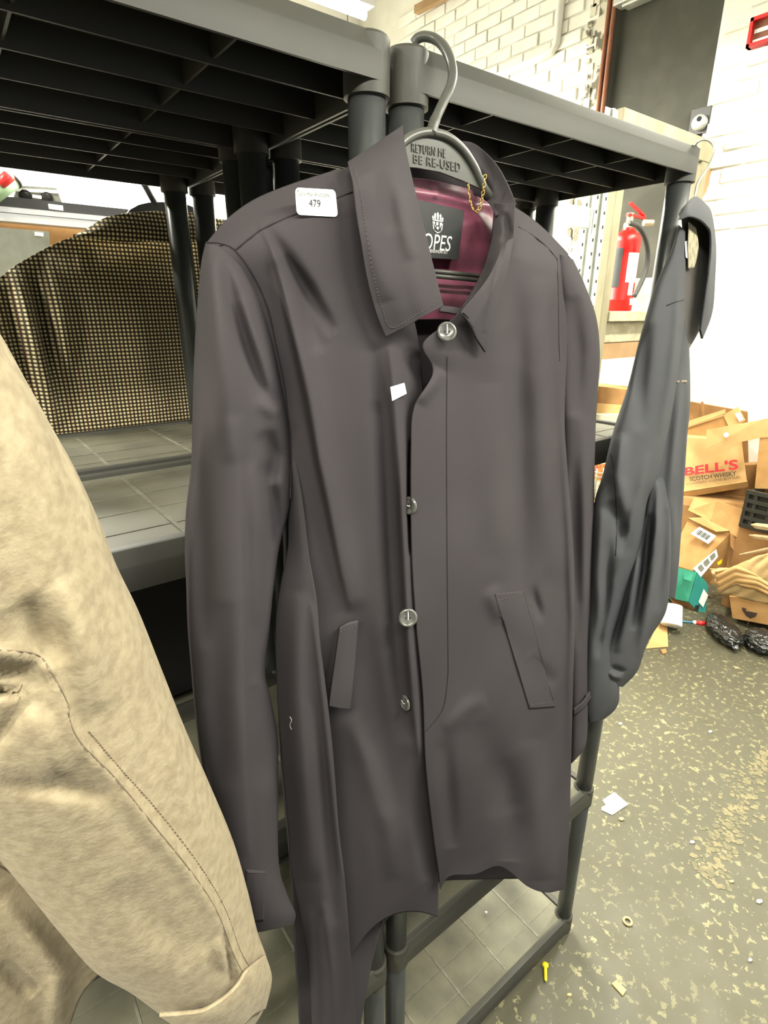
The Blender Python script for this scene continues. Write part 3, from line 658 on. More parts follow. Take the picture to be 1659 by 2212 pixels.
colR = [[(1067,438,-.056),(1085,440,-.072),(1112,438,-.084)], [(1066,480,-.066),(1088,480,-.084),(1111,480,-.094)], [(1062,515,-.076),(1086,520,-.096),(1108,520,-.106)], [(1046,576,-.092),(1070,570,-.106),(1094,560,-.112)], [(1024,626,-.102),(1044,625,-.112),(1066,622,-.116)], [(996,668,-.110),(1004,674,-.115),(1014,682,-.116)]]
patch('collar_stand', CO, colR, CLOTH, 30, 50, [([(1090,460),(1098,500),(1085,525)], 8, -.004)], thick=.002, key='cs')
colR2 = [[(1086,526,-.110),(1096,520,-.114),(1108,514,-.112)], [(1074,560,-.118),(1090,556,-.121),(1103,552,-.117)], [(1054,600,-.122),(1075,602,-.125),(1094,594,-.119)], [(1026,638,-.124),(1052,650,-.126),(1078,646,-.120)], [(997,673,-.123),(1030,700,-.125),(1064,694,-.120)], [(1000,680,-.122),(1026,716,-.124),(1057,728,-.119)], [(1008,696,-.121),(1028,728,-.122),(1049,761,-.117)]]
patch('collar', CO, colR2, CLOTH, 36, 60, [([(1080,560),(1062,640),(1046,720)], 8, .0015)], thick=.0024, key='cr')
patch('facing_edge', CO, [[(955,660,-.098),(980,663,-.100),(1004,668,-.100)], [(950,672,-.100),(975,676,-.102),(998,682,-.102)]], CLOTH, 16, 5, thick=.002, nc=3, key='fe')
# pocket welts
patch('pocket_welt', CO, [[(734,1358,-.0935),(752,1348,-.096),(774,1342,-.0975)], [(724,1430,-.092),(742,1430,-.095),(767,1430,-.096)], [(716,1490,-.091),(736,1495,-.0935),(760,1500,-.095)], [(711,1525,-.089),(733,1530,-.092),(757,1532,-.093)]], CLOTH, 20, 40, thick=.004, nc=3, key='pw1')
def wy(x, y, o=.002): return (x, y, ysurf('fr', x, y)-o)
patch('pocket_welt', CO, [[wy(1071,1284), wy(1100,1280), wy(1128,1277)], [wy(1095,1365), wy(1125,1362), wy(1152,1360)], [wy(1120,1448), wy(1148,1445), wy(1176,1444)], [wy(1145,1531), wy(1172,1529), wy(1200,1527)]], CLOTH, 20, 50, thick=.002, nc=3, key='pw2')
# seams and stitching
seam('shoulder_seam', CO, [(508,540),(540,514),(572,492),(640,462),(700,440),(766,412)], 'fl', THREAD, .0007)
seam('armhole_seam', CO, [(446,524),(476,526),(508,541),(547,594),(578,664),(598,752),(613,822),(621,884),(629,962),(627,1078)], ('sl', 'fl'), THREAD, .0006)
seam('shoulder_seam', CO, [(1120,490),(1150,508),(1180,532),(1204,560)], 'fr', THREAD, .0006)
seam('armhole_seam', CO, [(1204,560),(1206,640),(1207,720),(1209,780)], ('fr', 'sr'), THREAD, .0005)
seam('fly_stitching', CO, [(966,770),(965,950),(966,1200),(968,1400),(967,1470),(955,1535),(918,1582)], 'fr', THREAD, .0004)
seam('collar_stitching', CO, [(766,362),(777,410),(788,480),(806,588),(826,664),(846,708),(900,680),(950,652)], 'cl', THREADL, .0003, dash=True)
seam('pocket_stitching', CO, [(1075,1296),(1127,1289)], 'pw2', THREADL, .0003, dash=True); seam('pocket_stitching', CO, [(1131,1280),(1155,1362),(1179,1446),(1199,1526)], 'fr', THREADL, .0004, .0015)
seam('pocket_stitching', CO, [(1072,1286),(1096,1366),(1121,1449),(1145,1530)], 'fr', THREADL, .0004, .0015); seam('pocket_stitching', CO, [(1148,1522),(1198,1516)], 'pw2', THREADL, .0003, dash=True)
seam('pocket_stitching', CO, [(735,1366),(773,1350)], 'pw1', THREADL, .0003, dash=True)
seam('cuff_stitching', CO, [(536,1884),(574,1885)], ('ct', 'sl'), THREADL, .0003)
seam('loose_thread', CO, [(626,1548),(630,1556),(626,1566),(630,1576)], 'sp', INK, .0003, .001)
# buttons
def button(x, y, Y, nrm, r=.0092):
    p = onY(x, y, Y); n = Vector(nrm).normalized(); m = MB()
    m.lathe(p, n, [(r*.7, -.001), (r*.98, 0), (r, .0012), (r*.93, .0022), (r*.80, .0024), (r*.72, .0016), (r*.3, .0014)], 28)
    b = m.build('button', BUTTON, CO); autosmooth(b, 50)
    u = n.orthogonal().normalized(); w = n.cross(u); m = MB()
    for s, t in ((1,1),(1,-1),(-1,1),(-1,-1)): m.lathe(p+(u*s+w*t)*r*.16+n*.0012, n, [(r*.085, 0), (r*.085, .0006)], 8)
    m.build('thread_holes', HOLE, b)
    m = MB(); m.tube([p+n*.002+(u+w)*r*.16, p+n*.0028, p+n*.002-(u+w)*r*.5], .0005, 5); m.build('sewing_thread', INK, b)
button(965, 717, -.117, (-.55, -.8, .25), .0088); button(881, 1334, ysurf('fl', 881, 1334)-.001, (-.5, -.8, .2), .0098)
button(885, 1092, -.112, (-.95, -.2, .1), .0088); button(876, 1518, ysurf('fl', 876, 1518)-.003, (-.93, .1, .1), .0090)
# chain loop
P = crom(np.array([(1012,398),(1013,420),(1019,445),(1027,459),(1036,450),(1042,425),(1046,398),(1048,376)], float)[:, None, :], 200)[:, 0, :]
W3 = [Vector(bp(x, y, -.052-.012*(x-1012)/36)) for x, y in P]; L3 = [0]
for i in range(1, len(W3)): L3.append(L3[-1]+(W3[i]-W3[i-1]).length)
def atl(s):
    i = min(len(W3)-2, max(0, int(np.searchsorted(L3, s))-1)); return W3[i].lerp(W3[i+1], (s-L3[i])/max(1e-9, L3[i+1]-L3[i]))
m = MB(); step = .0034; s = 0; k = 0
while s+step < L3[-1]:
    a, b = atl(s-.0004), atl(s+step+.0004); c = (a+b)/2; d = (b-a).normalized(); up = Vector((.3, -.9, .2)); e = d.cross(up).normalized()
    if k % 2: e = (e+up*.9).normalized()
    hl = (b-a).length/2
    m.tube([c+d*hl*math.cos(t)+e*.0016*math.sin(t) for t in np.linspace(0, 2*math.pi, 12, endpoint=False)], .00042, 6, closed=True); s += step; k += 1
m.build('hanging_chain', GOLD, CO, True)
# stickers
ys = ysurf('fl', 683, 436)-.002
yst = min(ysurf('fl', x, y) for x in (640,680,725) for y in (410,436,465))-.001
SQ = [onY(x, y, yst) for x, y in ((637,405),(724,410),(730,469),(641,464))]
ST = plate('lot_sticker', SQ, WHITE, None, .0003, .09); ST.data.transform(Matrix.Translation(-SQ[3])); ST.location = SQ[3]
tag(ST, 'white lot sticker numbered 479 on the shoulder of the charcoal coat', 'sticker')
def sq(Q, u0, v0, u1, v1):
    return [Vector(p) for p in quad_map(np.array([(u0,1-v0),(u1,1-v0),(u1,1-v1),(u0,1-v1)]), Q)]
text_on('lot_number', '479', sq(SQ, .30, .40, .58, .68), GREY_INK, ST, .0007); text_on('auction_name', 'Tanx Hall Auctions', sq(SQ, .03, .10, .82, .29), GREEN_INK, ST, .0007)
ytg = min(ysurf('fl', x, y) for x in (845,860,876) for y in (830,848,862))-.001
TQ = [onY(x, y, ytg) for x, y in ((843,836),(873,827),(878,850),(847,866))]
t = plate('tear_off_tag', TQ, WHITE, None, .0004); t.data.transform(Matrix.Translation(-TQ[3])); t.location = TQ[3]; tag(t, 'tiny white paper tag stuck on the button edge of the charcoal coat', 'tag')
# ------------------------------------------------------------------ navy coat at the corner of the right unit
NC = thing('navy_jacket', onY(1380, 1540, -.03), 'navy jacket with turned-up collar hanging at the right corner of the shelves', 'jacket')
nb = [(1440,560,1482,640,-.028,.015),(1420,690,1489,755,-.026,.026),(1400,850,1491,872,-.026,.030),(1385,960,1484,951,-.026,.030),(1360,1080,1476,1082,-.026,.030),(1340,1190,1466,1225,-.026,.028),(1325,1240,1458,1295,-.026,.024)]
tube2('body', NC, nb, NAVY, 60, 90, [([(1470,800),(1462,900),(1450,1010),(1440,1120)], 8, .006), ([(1480,830),(1470,1000),(1462,1150)], 10, -.004), ([(1450,1080),(1456,1150),(1448,1240)], 9, .005)], back=.5, key='nb', seed=11)
ns = [(1466,486,1482,500,-.046,.008),(1447,547,1481,590,-.050,.018),(1412,626,1478,680,-.053,.026),(1380,738,1470,762,-.054,.030),(1356,835,1460,840,-.054,.032),(1325,930,1444,935,-.054,.033),(1302,1025,1420,1030,-.054,.033),(1284,1085,1398,1085,-.054,.032),(1276,1180,1388,1180,-.054,.030),
      (1270,1300,1362,1290,-.054,.027),(1266,1400,1326,1385,-.054,.024),(1264,1480,1338,1488,-.054,.022),(1266,1530,1332,1528,-.053,.018),(1272,1562,1306,1553,-.052,.012)]
tube2('sleeve', NC, ns, NAVY, 70, 150, [([(1468,560),(1462,700),(1448,820),(1425,940)], 10, .005), ([(1400,700),(1385,820),(1380,930)], 16, -.005), ([(1345,940),(1335,1030),(1350,1110)], 16, .007), ([(1320,1080),(1345,1150),(1350,1200)], 14, -.007), ([(1400,980),(1370,1100),(1330,1240)], 8, .005), ([(1300,1100),(1290,1250),(1300,1380)], 12, .005), ([(1318,1170),(1312,1280),(1290,1420)], 8, -.007)], key='ns', seed=12)
n2 = [(1408,1030,1438,1000,-.046,.006),(1396,1090,1446,1075,-.050,.016),(1380,1170,1450,1150,-.052,.024),(1338,1275,1448,1240,-.052,.028),(1326,1350,1438,1322,-.052,.028),(1306,1410,1400,1385,-.052,.026),(1296,1445,1378,1448,-.052,.022),(1302,1478,1345,1484,-.051,.014)]
tube2('lower_sleeve', NC, n2, NAVY, 60, 100, [([(1424,1040),(1418,1150),(1400,1290),(1380,1420)], 9, .008), ([(1404,1110),(1392,1230),(1366,1360)], 9, -.009), ([(1440,1100),(1432,1220),(1420,1320)], 8, -.007), ([(1380,1200),(1360,1310),(1335,1410)], 8, .007), ([(1310,1450),(1325,1462),(1345,1465)], 6, .005), ([(1320,1440),(1350,1452)], 5, -.005)], key='n2', seed=13)
patch('collar', NC, [[(1470,475,-.074),(1466,462,-.062)], [(1491,468,-.078),(1484,438,-.056)], [(1512,474,-.072),(1503,424,-.044)], [(1527,487,-.066),(1525,440,-.036)], [(1536,504,-.060),(1538,462,-.030)], [(1536,557,-.056),(1547,530,-.026)], [(1527,620,-.054),(1545,605,-.026)], [(1519,680,-.054),(1539,675,-.028)], [(1514,712,-.054),(1518,732,-.038)]], NAVY, 24, 70, [([(1530,520),(1534,600),(1526,690)], 5, .002)], bulge=.004, thick=.003, nc=3, key='ncl')
patch('neck_lining', NC, [[(1472,452,-.046),(1500,432,-.034),(1536,466,-.024)], [(1474,478,-.050),(1536,502,-.028)], [(1476,520,-.050),(1538,540,-.024)], [(1474,600,-.050),(1532,620,-.020)], [(1470,680,-.046),(1522,690,-.020)], [(1470,770,-.044),(1482,764,-.034)]], BROWNIN, 20, 30, thick=.001, nc=3, key='nl')
patch('inner_facing', NC, [[(1489,480,-.056),(1504,492,-.050)], [(1487,530,-.057),(1509,535,-.049)], [(1487,580,-.056),(1500,578,-.050)]], mat('cream_herringbone', (.34, .30, .20, 1), .9, (.16, .14, .09, 1), 260, 2, stretch=(1, 1, .4)), 10, 16, thick=.001, nc=3, key='nf')
plate('white_label', [onY(x, y, ysurf('ns', x, y)-.002) for x, y in ((1479,522),(1487,519),(1487,560),(1481,556))], WHITE, NC, .0005)
patch('pocket_edge', NC, [[(1462,822,ysurf('nb',1466,824)-.003),(1484,821,ysurf('nb',1482,822)-.002)], [(1462,827,ysurf('nb',1466,824)-.003),(1484,826,ysurf('nb',1482,824)-.002)]], SUEDE_D, 8, 3, nc=3, key='pe')
seam('sleeve_seam', NC, [(1320,980),(1328,1040),(1332,1120),(1330,1200)], 'ns', THREAD, .0008); seam('shoulder_seam', NC, [(1440,660),(1460,652),(1477,648)], 'ns', THREAD, .0008)
NH = thing('wire_hanger', onY(1503, 415, -.035), 'thin wire hanger hook over the right corner of the top shelf', 'hanger')
A = crom(np.array([(1498,322,.012),(1506,308,.006),(1518,302,-.004),(1531,304,-.012),(1541,315,-.018),(1542,332,-.022),(1530,360,-.026),(1510,390,-.032),(1503,412,-.036),(1500,440,-.038)])[:, None, :], 40)[:, 0, :]
m = MB(); m.tube([Vector(bp(*p)) for p in A], .0017, 8); m.build('hook', STEEL, NH, True)
m = MB(); m.tube([onY(1474, 520, -.036), onY(1500, 440, -.038), onY(1530, 500, -.03)], .0017, 8); m.build('shoulder_wire', STEEL, NH, True)

# ------------------------------------------------------------------ beige suede coat, nearest at left
BC = thing('beige_suede_coat', onY(0, 2300, -.07), 'beige suede coat cut off by the left edge, sleeve hanging in front', 'coat')
bs = [(-330,640,-110,560,-.135,.02),(-330,800,-50,650,-.135,.04),(-330,960,2,724,-.135,.055),(-320,1080,62,832,-.135,.060),(-310,1180,112,922,-.135,.062),(-300,1270,165,1018,-.134,.062),(-290,1360,215,1128,-.133,.062),(-260,1450,252,1222,-.131,.061),
      (-220,1550,300,1322,-.129,.060),(-160,1660,350,1448,-.127,.058),(-90,1755,400,1574,-.125,.056),(-20,1836,452,1692,-.123,.054),(60,1930,502,1812,-.120,.052),(130,2016,534,1920,-.118,.050),(205,2100,556,2012,-.116,.048),(280,2144,577,2072,-.114,.046),(330,2180,583,2124,-.112,.044),(372,2212,572,2176,-.111,.042),(420,2240,545,2222,-.110,.036)]
bsf = [([(-80,1400),(0,1404),(78,1414),(112,1455),(146,1520),(150,1555),(175,1605),(250,1682),(330,1780),(420,1892),(470,1972),(504,2060),(530,2110)], (9, 26), .004, 0),
       ([(-60,1495),(0,1492),(60,1498)], 9, -.010), ([(60,1500),(20,1560),(-40,1640)], 16, -.004), ([(-40,1460),(60,1455),(120,1480)], 18, -.006), ([(60,1530),(100,1600),(130,1680)], 40, .006),
       ([(0,1690),(120,1700),(260,1720)], 20, -.004), ([(40,1300),(90,1380),(110,1440)], 40, -.007), ([(140,1250),(190,1400),(210,1540)], 40, .006), ([(250,1330),(320,1500),(400,1700),(470,1860)], 26, .003),
       ([(480,2000),(495,2080),(505,2130)], 8, -.005), ([(470,2030),(490,2100)], 7, .004), ([(260,1900),(340,2000),(420,2080)], 50, -.004)]
tube2('sleeve', BC, bs, SUEDE, 110, 200, bsf, key='bs', seed=21, wob=.0015)
patch('cuff', BC, [[(344,2196,-.156),(430,2190,-.166),(500,2150,-.166),(545,2082,-.158),(574,2064,-.140)], [(372,2214,-.155),(440,2205,-.166),(512,2168,-.166),(558,2105,-.158),(586,2100,-.136)], [(400,2236,-.152),(450,2226,-.162),(522,2190,-.162),(562,2150,-.152),(586,2130,-.134)], [(430,2250,-.146),(470,2244,-.156),(520,2222,-.156),(552,2190,-.146),(574,2180,-.130)]], SUEDE, 50, 24, thick=.003, key='bcf', seed=22)
seam('sleeve_seam', BC, [(0,1404),(78,1414),(112,1455),(146,1520),(150,1555),(175,1605),(250,1682),(330,1780),(420,1892),(470,1972),(504,2060),(528,2108)], 'bs', SUEDE_D, .00045, -.0001)
seam('top_stitching', BC, [(192,1580),(262,1662),(345,1756),(432,1870),(486,1962),(518,2050),(540,2090)], 'bs', SUEDE_D, .0004, .0002, dash=True)
bb = [[(-330,700,-.10),(-200,700,-.10),(-60,760,-.10)], [(-330,1100,-.09),(-100,1100,-.09),(60,1150,-.085)], [(-330,1500,-.085),(-50,1500,-.085),(160,1560,-.075)], [(-330,1750,-.08),(0,1800,-.08),(200,1900,-.07)], [(-330,1900,-.075),(0,1960,-.078),(215,2060,-.065)], [(-330,2050,-.07),(0,2050,-.075),(100,2075,-.072),(224,2092,-.062)], [(-330,2200,-.065),(0,2180,-.07),(80,2170,-.07),(172,2160,-.06)], [(-330,2400,-.06),(0,2330,-.065),(60,2320,-.065),(128,2300,-.055)]]
patch('body', BC, bb, SUEDE, 60, 90, [([(0,1950),(60,2010),(130,2100),(120,2250)], 24, .006), ([(0,2080),(70,2150)], 16, -.006)], key='bb', seed=23, thick=.003)
seam('side_seam', BC, [(-60,1840),(0,1872),(40,1896),(90,1940),(160,2010),(222,2060)], 'bb', SUEDE_D, .0008)

# ------------------------------------------------------------------ checked jacket behind the back row
TJ = thing('checked_jacket', onY(250, 1760, .66), 'brown and cream checked tweed jacket hanging behind the left shelves', 'jacket')
tw = [[(-260,820,.70),(-100,680,.69),(0,599,.68),(42,568,.675),(111,530,.67),(161,511,.665),(230,500,.66),(345,494,.655),(480,500,.66),(620,560,.69)],
      [(-240,950,.70),(0,720,.66),(111,660,.65),(230,640,.645),(345,635,.645),(480,640,.65),(600,680,.68)], [(-200,1060,.70),(0,860,.66),(110,820,.65),(240,800,.645),(350,790,.645),(480,790,.65),(590,810,.68)],
      [(-150,1150,.69),(60,960,.66),(150,930,.65),(250,915,.645),(350,905,.645),(480,900,.65),(580,910,.68)], [(-100,1400,.69),(60,1300,.66),(150,1250,.65),(250,1230,.645),(350,1220,.645),(480,1200,.65),(570,1200,.68)], [(-60,1900,.69),(60,1850,.66),(150,1800,.65),(250,1760,.645),(350,1720,.645),(480,1660,.65),(560,1640,.68)]]
o = patch('body', TJ, tw, TWEED, 120, 140, [([(30,580),(62,680),(95,800),(120,930)], 14, .014), ([(70,580),(92,690),(115,820)], 14, -.014), ([(110,545),(130,650),(150,800)], 18, .008), ([(10,620),(30,720),(70,850)], 12, -.014), ([(180,540),(185,600)], 14, -.004), ([(300,600),(310,800),(320,900)], 40, .004)], thick=.003, nc=10, key='tj', seed=31); uvs(o)
o = patch('collar', TJ, [[(160,509,.650),(190,492,.638),(230,469,.628),(277,460,.624),(344,456,.624),(420,460,.628),(480,475,.638)], [(158,510,.640),(192,504,.626),(232,496,.618),(277,491,.614),(345,490,.614),(420,492,.618),(484,498,.63)], [(160,511,.642),(194,516,.630),(235,520,.622),(277,523,.618),(347,523,.618),(420,523,.622),(486,518,.632)]], TWEED, 70, 24, thick=.003, key='tc', seed=32); uvs(o)
TH = thing('dark_hanger', onY(330, 450, .65), 'dark hanger inside the collar of the checked jacket', 'hanger')
m = MB(); m.prism([onY(x, y, .645) for x, y in ((268,470),(282,452),(300,442),(322,437),(350,436),(400,440),(430,452),(440,475))], (0, .012, 0)); m.build('shoulder', DARKM, TH)
m = MB(); m.tube([onY(x, y, .65) for x, y in ((338,446),(326,424),(314,402),(303,386),(296,372),(296,355))], .0055, 8); m.build('hook', DARKM, TH, True)

# ------------------------------------------------------------------ things on the rack beyond, at left
RK = thing('far_rack', onY(0, 470, 2.0), 'silver and black rack beam seen beyond the checked jacket', 'rack')
def ybar(name, pts, Y, dep, mt, par):   # bar with front face px quad on plane Y
    Q = [onY(x, y, Y) for x, y in pts]; m = MB(); m.hexa(Q[::-1], [q+Vector((0, dep, 0)) for q in Q[::-1]]); return m.build(name, mt, par)
ybar('dark_rail', [(-120,410),(560,482),(560,498),(-120,433)], 1.98, .05, DARKM, RK)
ybar('silver_rail', [(-120,434),(560,499),(560,508),(-120,446)], 1.96, .06, ALU, RK); ybar('silver_rail', [(-120,448),(560,510),(560,525),(-120,466)], 1.965, .06, ALU, RK)
ybar('back_board', [(-120,468),(560,527),(560,580),(-120,530)], 2.05, .02, CARD3, RK); ybar('upright', [(-160,360),(-120,362),(-120,1000),(-160,1000)], 2.0, .05, DARKM, RK); ybar('upright', [(560,440),(590,442),(590,1000),(560,1000)], 2.0, .05, DARKM, RK)
ybar('price_ticket', [(104,440),(136,444),(137,455),(106,451)], 1.955, .004, WHITE, RK)
SB = thing('portable_radio', onY(80, 432, 2.0), 'grey portable radio with two round speakers on the far rack', 'radio')
ybar('case', [(38,400),(122,406),(134,437),(30,426)], 1.99, .08, GPANEL, SB)
ybar('silver_trim', [(32,406),(126,411),(128,418),(32,413)], 1.985, .005, WHITE, SB)
for x, y in ((55, 422), (102, 427)):
    m = MB(); m.lathe(onY(x, y, 1.985), (0, 1, 0), [(.018, 0), (.02, .006)], 20); m.build('speaker', HOLE, SB, True)
ybar('badge', [(70,420),(90,423),(90,430),(70,427)], 1.984, .004, WHITE, SB)
GT = thing('green_tube', onY(0, 430, 1.95), 'pale green tube with a red cap beside the grey radio', 'tube')
m = MB(); a, b = onY(-30, 436, 1.95), onY(30, 392, 1.98); m.tube([a, b], .022, 16); m.build('barrel', GREENT, GT, True)
m = MB(); m.tube([b, b+(b-a)*.08], .024, 16); m.build('dark_end', DARKM, GT, True)
m = MB(); m.tube([onY(2, 398, 1.93), onY(14, 382, 1.94), onY(26, 384, 1.95)], [.014, .02, .012], 12); m.build('red_cap', REDP, GT, True)
GP = thing('grey_board', onY(50, 640, 1.6), 'pale grey square board behind the shoulder of the checked jacket', 'board')
ybar('panel', [(-90,484),(106,500),(112,640),(-90,640)], 1.6, .02, GPANEL, GP); ybar('clip', [(75,501),(94,503),(94,511),(76,509)], 1.595, .005, WHITE, GP)

# ------------------------------------------------------------------ wooden frame with extinguisher
WY = 1.15
WF = thing('wooden_frame', (2.5, WY, 0), 'pale painted wooden frame with a shelf standing against the brick wall', 'shelf frame')
a, b = onY(1350, 228, WY), onY(1548, 309, WY); zt = (a.z+b.z)/2; x0 = a.x
m = MB(); m.box((x0, WY, zt-.10), (XW-.02, WY+.05, zt)); bevel(m.build('top_beam', WOOD, WF), .004)
m = MB(); m.box((x0, WY+.052, zt-.10), (x0+.05, 1.20+.55, zt-.002)); m.build('side_beam', WOOD, WF)
lp = onY(1338, 430, WY); m = MB(); m.box((lp.x-.03, WY, 0), (lp.x+.03, WY+.055, zt-.101)); bevel(m.build('left_post', WOOD, WF), .003)
rp = onY(1523, 360, WY); m = MB(); m.box((rp.x-.03, WY+.002, 0), (rp.x+.04, WY+.05, zt-.101)); bevel(m.build('right_post', WOOD, WF), .003)
zs = onY(1350, 672, WY).z
m = MB(); m.box((lp.x+.031, WY-.01, zs-.05), (XW-.03, WY+.5, zs)); bevel(m.build('shelf_board', PCONC, WF), .004)
m = MB(); m.box((lp.x+.032, WY+.03, zs-.155), (lp.x+.62, WY+.2, zs-.051)); bevel(m.build('stone_block', PCONC, WF), .006)
m = MB(); m.box((lp.x+.032, WY+.02, zs-.235), (XW-.04, WY+.1, zs-.157)); m.build('brown_rail', WOODB, WF)
m = MB(); m.box((lp.x+.64, WY-.005, zs-.16), (lp.x+.69, WY+.03, zs-.052)); m.build('red_bracket', REDP, WF)
m = MB(); m.prism([(rp.x+.041, WY+.005, zt-.101), (rp.x+.20, WY+.005, zt-.101), (rp.x+.041, WY+.005, zt-.26)], (0, .04, 0)); m.build('corner_brace', WOODB, WF)
m = MB(); m.box((XW-.17, WY+.15, zs), (XW-.03, WY+.45, zs+.18)); m.build('stone_lump', PCONC, WF)
ec = onY(1334, 672, WY+.16); ec = Vector((ec.x, WY+.16, zs)); k_ = (ec-Vector(CAM)).dot(Vector(_f))/FPX   # metres per pixel there
EX = thing('fire_extinguisher', ec, 'red fire extinguisher with black hose standing on the wooden shelf', 'extinguisher')
hb = 180*k_*.87; R = 27.5*k_
m = MB(); m.lathe(ec, (0,0,1), [(R*.96,0),(R,.008),(R,hb*.12),(R*1.015,hb*.125),(R*1.015,hb*.15),(R,hb*.155),(R,hb*.86),(R*.94,hb*.92),(R*.75,hb*.965),(R*.45,hb),(R*.42,hb*1.03)], 40); autosmooth(m.build('cylinder', RED, EX), 30)
m = MB(); m.lathe(ec+Vector((0,0,hb*1.03)), (0,0,1), [(R*.4,0),(R*.4,.02),(R*.25,.03),(R*.25,.07)], 16); m.build('valve', BRASS, EX)
t = ec+Vector((0,0,hb*1.03+.06)); m = MB(); m.bar(t+Vector((-.03,0,.0)), t+Vector((.09,-.03,-.01)), .02, .012); m.bar(t+Vector((-.02,0,.055)), t+Vector((.08,-.03,.0)), .02, .010); m.build('lever', RED, EX)
m = MB(); m.lathe(t+Vector((.06,-.045,-.035)), (.8,-.5,0), [(.016,0),(.016,.05)], 14); m.build('hose_connector', BRASS, EX)
hs = [(1362,482),(1380,490),(1394,515),(1400,548),(1396,582),(1384,612),(1370,640)]; A = crom(np.array(hs, float)[:, None, :], 40)[:, 0, :]
m = MB(); m.tube([onY(x, y, WY+.04) for x, y in A], .0125, 10); m.build('hose', RUBBER, EX, True)
m = MB(); q = onY(1367, 645, WY+.04); m.lathe(q, (0,0,-1), [(.014,0),(.012,.03)], 12); m.build('nozzle', WHITE, EX)
ca = math.atan2(-(CAM[0]-ec.x), (CAM[1]-ec.y))   # labels wrap on the camera side of the cylinder
base_a = math.atan2(CAM[1]-ec.y, CAM[0]-ec.x)
def wrap(name, a0, a1, z0, z1, mt, e=.002):
    V = []; n = 12
    for z in (z0, z1):
        for k in range(n+1):
            a = base_a+a0+(a1-a0)*k/n; V.append(ec+Vector(((R+e)*math.cos(a), (R+e)*math.sin(a), z)))
    mesh(name, V, [(k, k+1, n+2+k, n+1+k) for k in range(n)], mt, EX)
wrap('instruction_label', .25, 1.25, hb*.36, hb*.72, WHITE); wrap('service_label', .55, 1.0, hb*.20, hb*.36, WHITE); wrap('black_label', -1.2, -.15, hb*.30, hb*.78, DARKM)
# galvanised rack upright
GR = thing('steel_rack', (2.0, 1.0, 0), 'perforated galvanised steel rack frame seen under the top shelf', 'rack')
def upright(px, py, Y, w, mt=STEEL):
    p = onY(px, py, Y); m = MB(); m.box((p.x-w/2, Y, 0), (p.x+w/2, Y+.004, 2.25)); m.box((p.x+w/2-.004, Y+.0041, 0), (p.x+w/2, Y+.05, 2.25)); m.box((p.x-w*.08, Y-.008, 0), (p.x+w*.14, Y-.0001, 2.25))
    u = m.build('upright', mt, GR); m = MB()
    z = 1.2
    while z < 2.2:
        for s in (-.34, .36): m.box((p.x+s*w-.004, Y-.001, z), (p.x+s*w+.004, Y-.0002, z+.012))
        z += .05
    m.build('slots', HOLE, u)['kind'] = 'stuff'; return p
p1 = upright(1301, 420, .94, .080); p2 = upright(1279, 420, 1.06, .085)
a = onY(1206, 438, .96); m = MB(); m.box((a.x-.3, .95, a.z-.070), (p1.x-.042, .98, a.z)); m.build('cross_beam', STEEL, GR)
m = MB(); m.box((p1.x-.02, .992, a.z-.06), (p1.x+.02, 1.045, a.z-.02)); m.build('side_brace', STEEL, GR)

# ------------------------------------------------------------------ cardboard pile
_onX = onX
def onX(px, py, X): return _onX(px, py, 2.5+(X-2.0)*.55)   # the pile is squeezed between the bags and the wall
def carton(name, quad, X, dep, mt, label, cat='box', flaps=(), group='cartons in the pile', fmt=None):
    """front face quad px (TL,TR,BR,BL) on plane x=X (X may be a list), extruded by dep"""
    Xs = X if isinstance(X, (list, tuple)) else [X]*4
    Q = [onX(x, y, xx) for (x, y), xx in zip(quad, Xs)]; lo = min(Q, key=lambda q: q.z); T = thing(name, lo, label, cat, group)
    m = MB(); m.hexa(Q[::-1], [q+Vector(dep)*.5 for q in Q[::-1]]); bevel(m.build('box_body', mt, T), .003)
    for fq, fx in flaps:
        fx = fx if isinstance(fx, (list, tuple)) else [fx]*4
        F = [onX(x, y, xx) for (x, y), xx in zip(fq, fx)]; n = (F[1]-F[0]).cross(F[3]-F[0]).normalized()*.005
        m = MB(); m.hexa(F[::-1], [q+n for q in F[::-1]]); m.build('flap', fmt or mt, T)
    return T, Q
carton('long_carton', [(1484,866),(1615,889),(1617,1000),(1484,1000)], 2.90, (.07,.02,.0), CARD3, 'flat brown carton leaning on the white wall at the top of the pile', flaps=[([(1519,868),(1521,905),(1517,905),(1514,868)], 2.85)])
T, Q = carton('open_carton', [(1484,925),(1572,896),(1580,960),(1484,975)], 2.72, (.10,.05,.0), CARD, 'brown open carton with pale flap behind the whisky box', flaps=[([(1562,896),(1594,879),(1610,908),(1578,930)], [2.72,2.74,2.7,2.68]), ([(1478,912),(1566,884),(1566,893),(1478,924)], [2.70,2.70,2.69,2.69])], fmt=CARD2)
plate('white_label', [onX(x, y, 2.69) for x, y in ((1588,894),(1598,890),(1606,906),(1597,911))], WHITE, T, .002)
T, WQ = carton('whisky_carton', [(1462,942),(1602,953),(1614,1041),(1462,1066)], [2.60,2.60,2.56,2.56], (.14,.06,.0), CARD2, 'pale whisky carton printed with red and black lettering', flaps=[([(1462,1064),(1614,1040),(1616,1052),(1462,1078)], [2.555,2.555,2.60,2.60])])
wx = lambda pts, o=.006: [onX(x, y, 2.575-o) for x, y in pts]
text_on('red_lettering', "BELL'S", wx([(1481,1009),(1596,990),(1598,1013),(1481,1027)]), REDINK, T, .014, bold=.03)
text_on('black_lettering', 'SCOTCH WHISKY', wx([(1491,1030),(1592,1016),(1594,1026),(1493,1039)]), BLACKINK, T, .014, bold=.015)
text_on('small_lettering', 'CONTENTS 12 LITRE BOTTLES', wx([(1486,1043),(1600,1027),(1602,1032),(1487,1047)]), BLACKINK, T, .014)
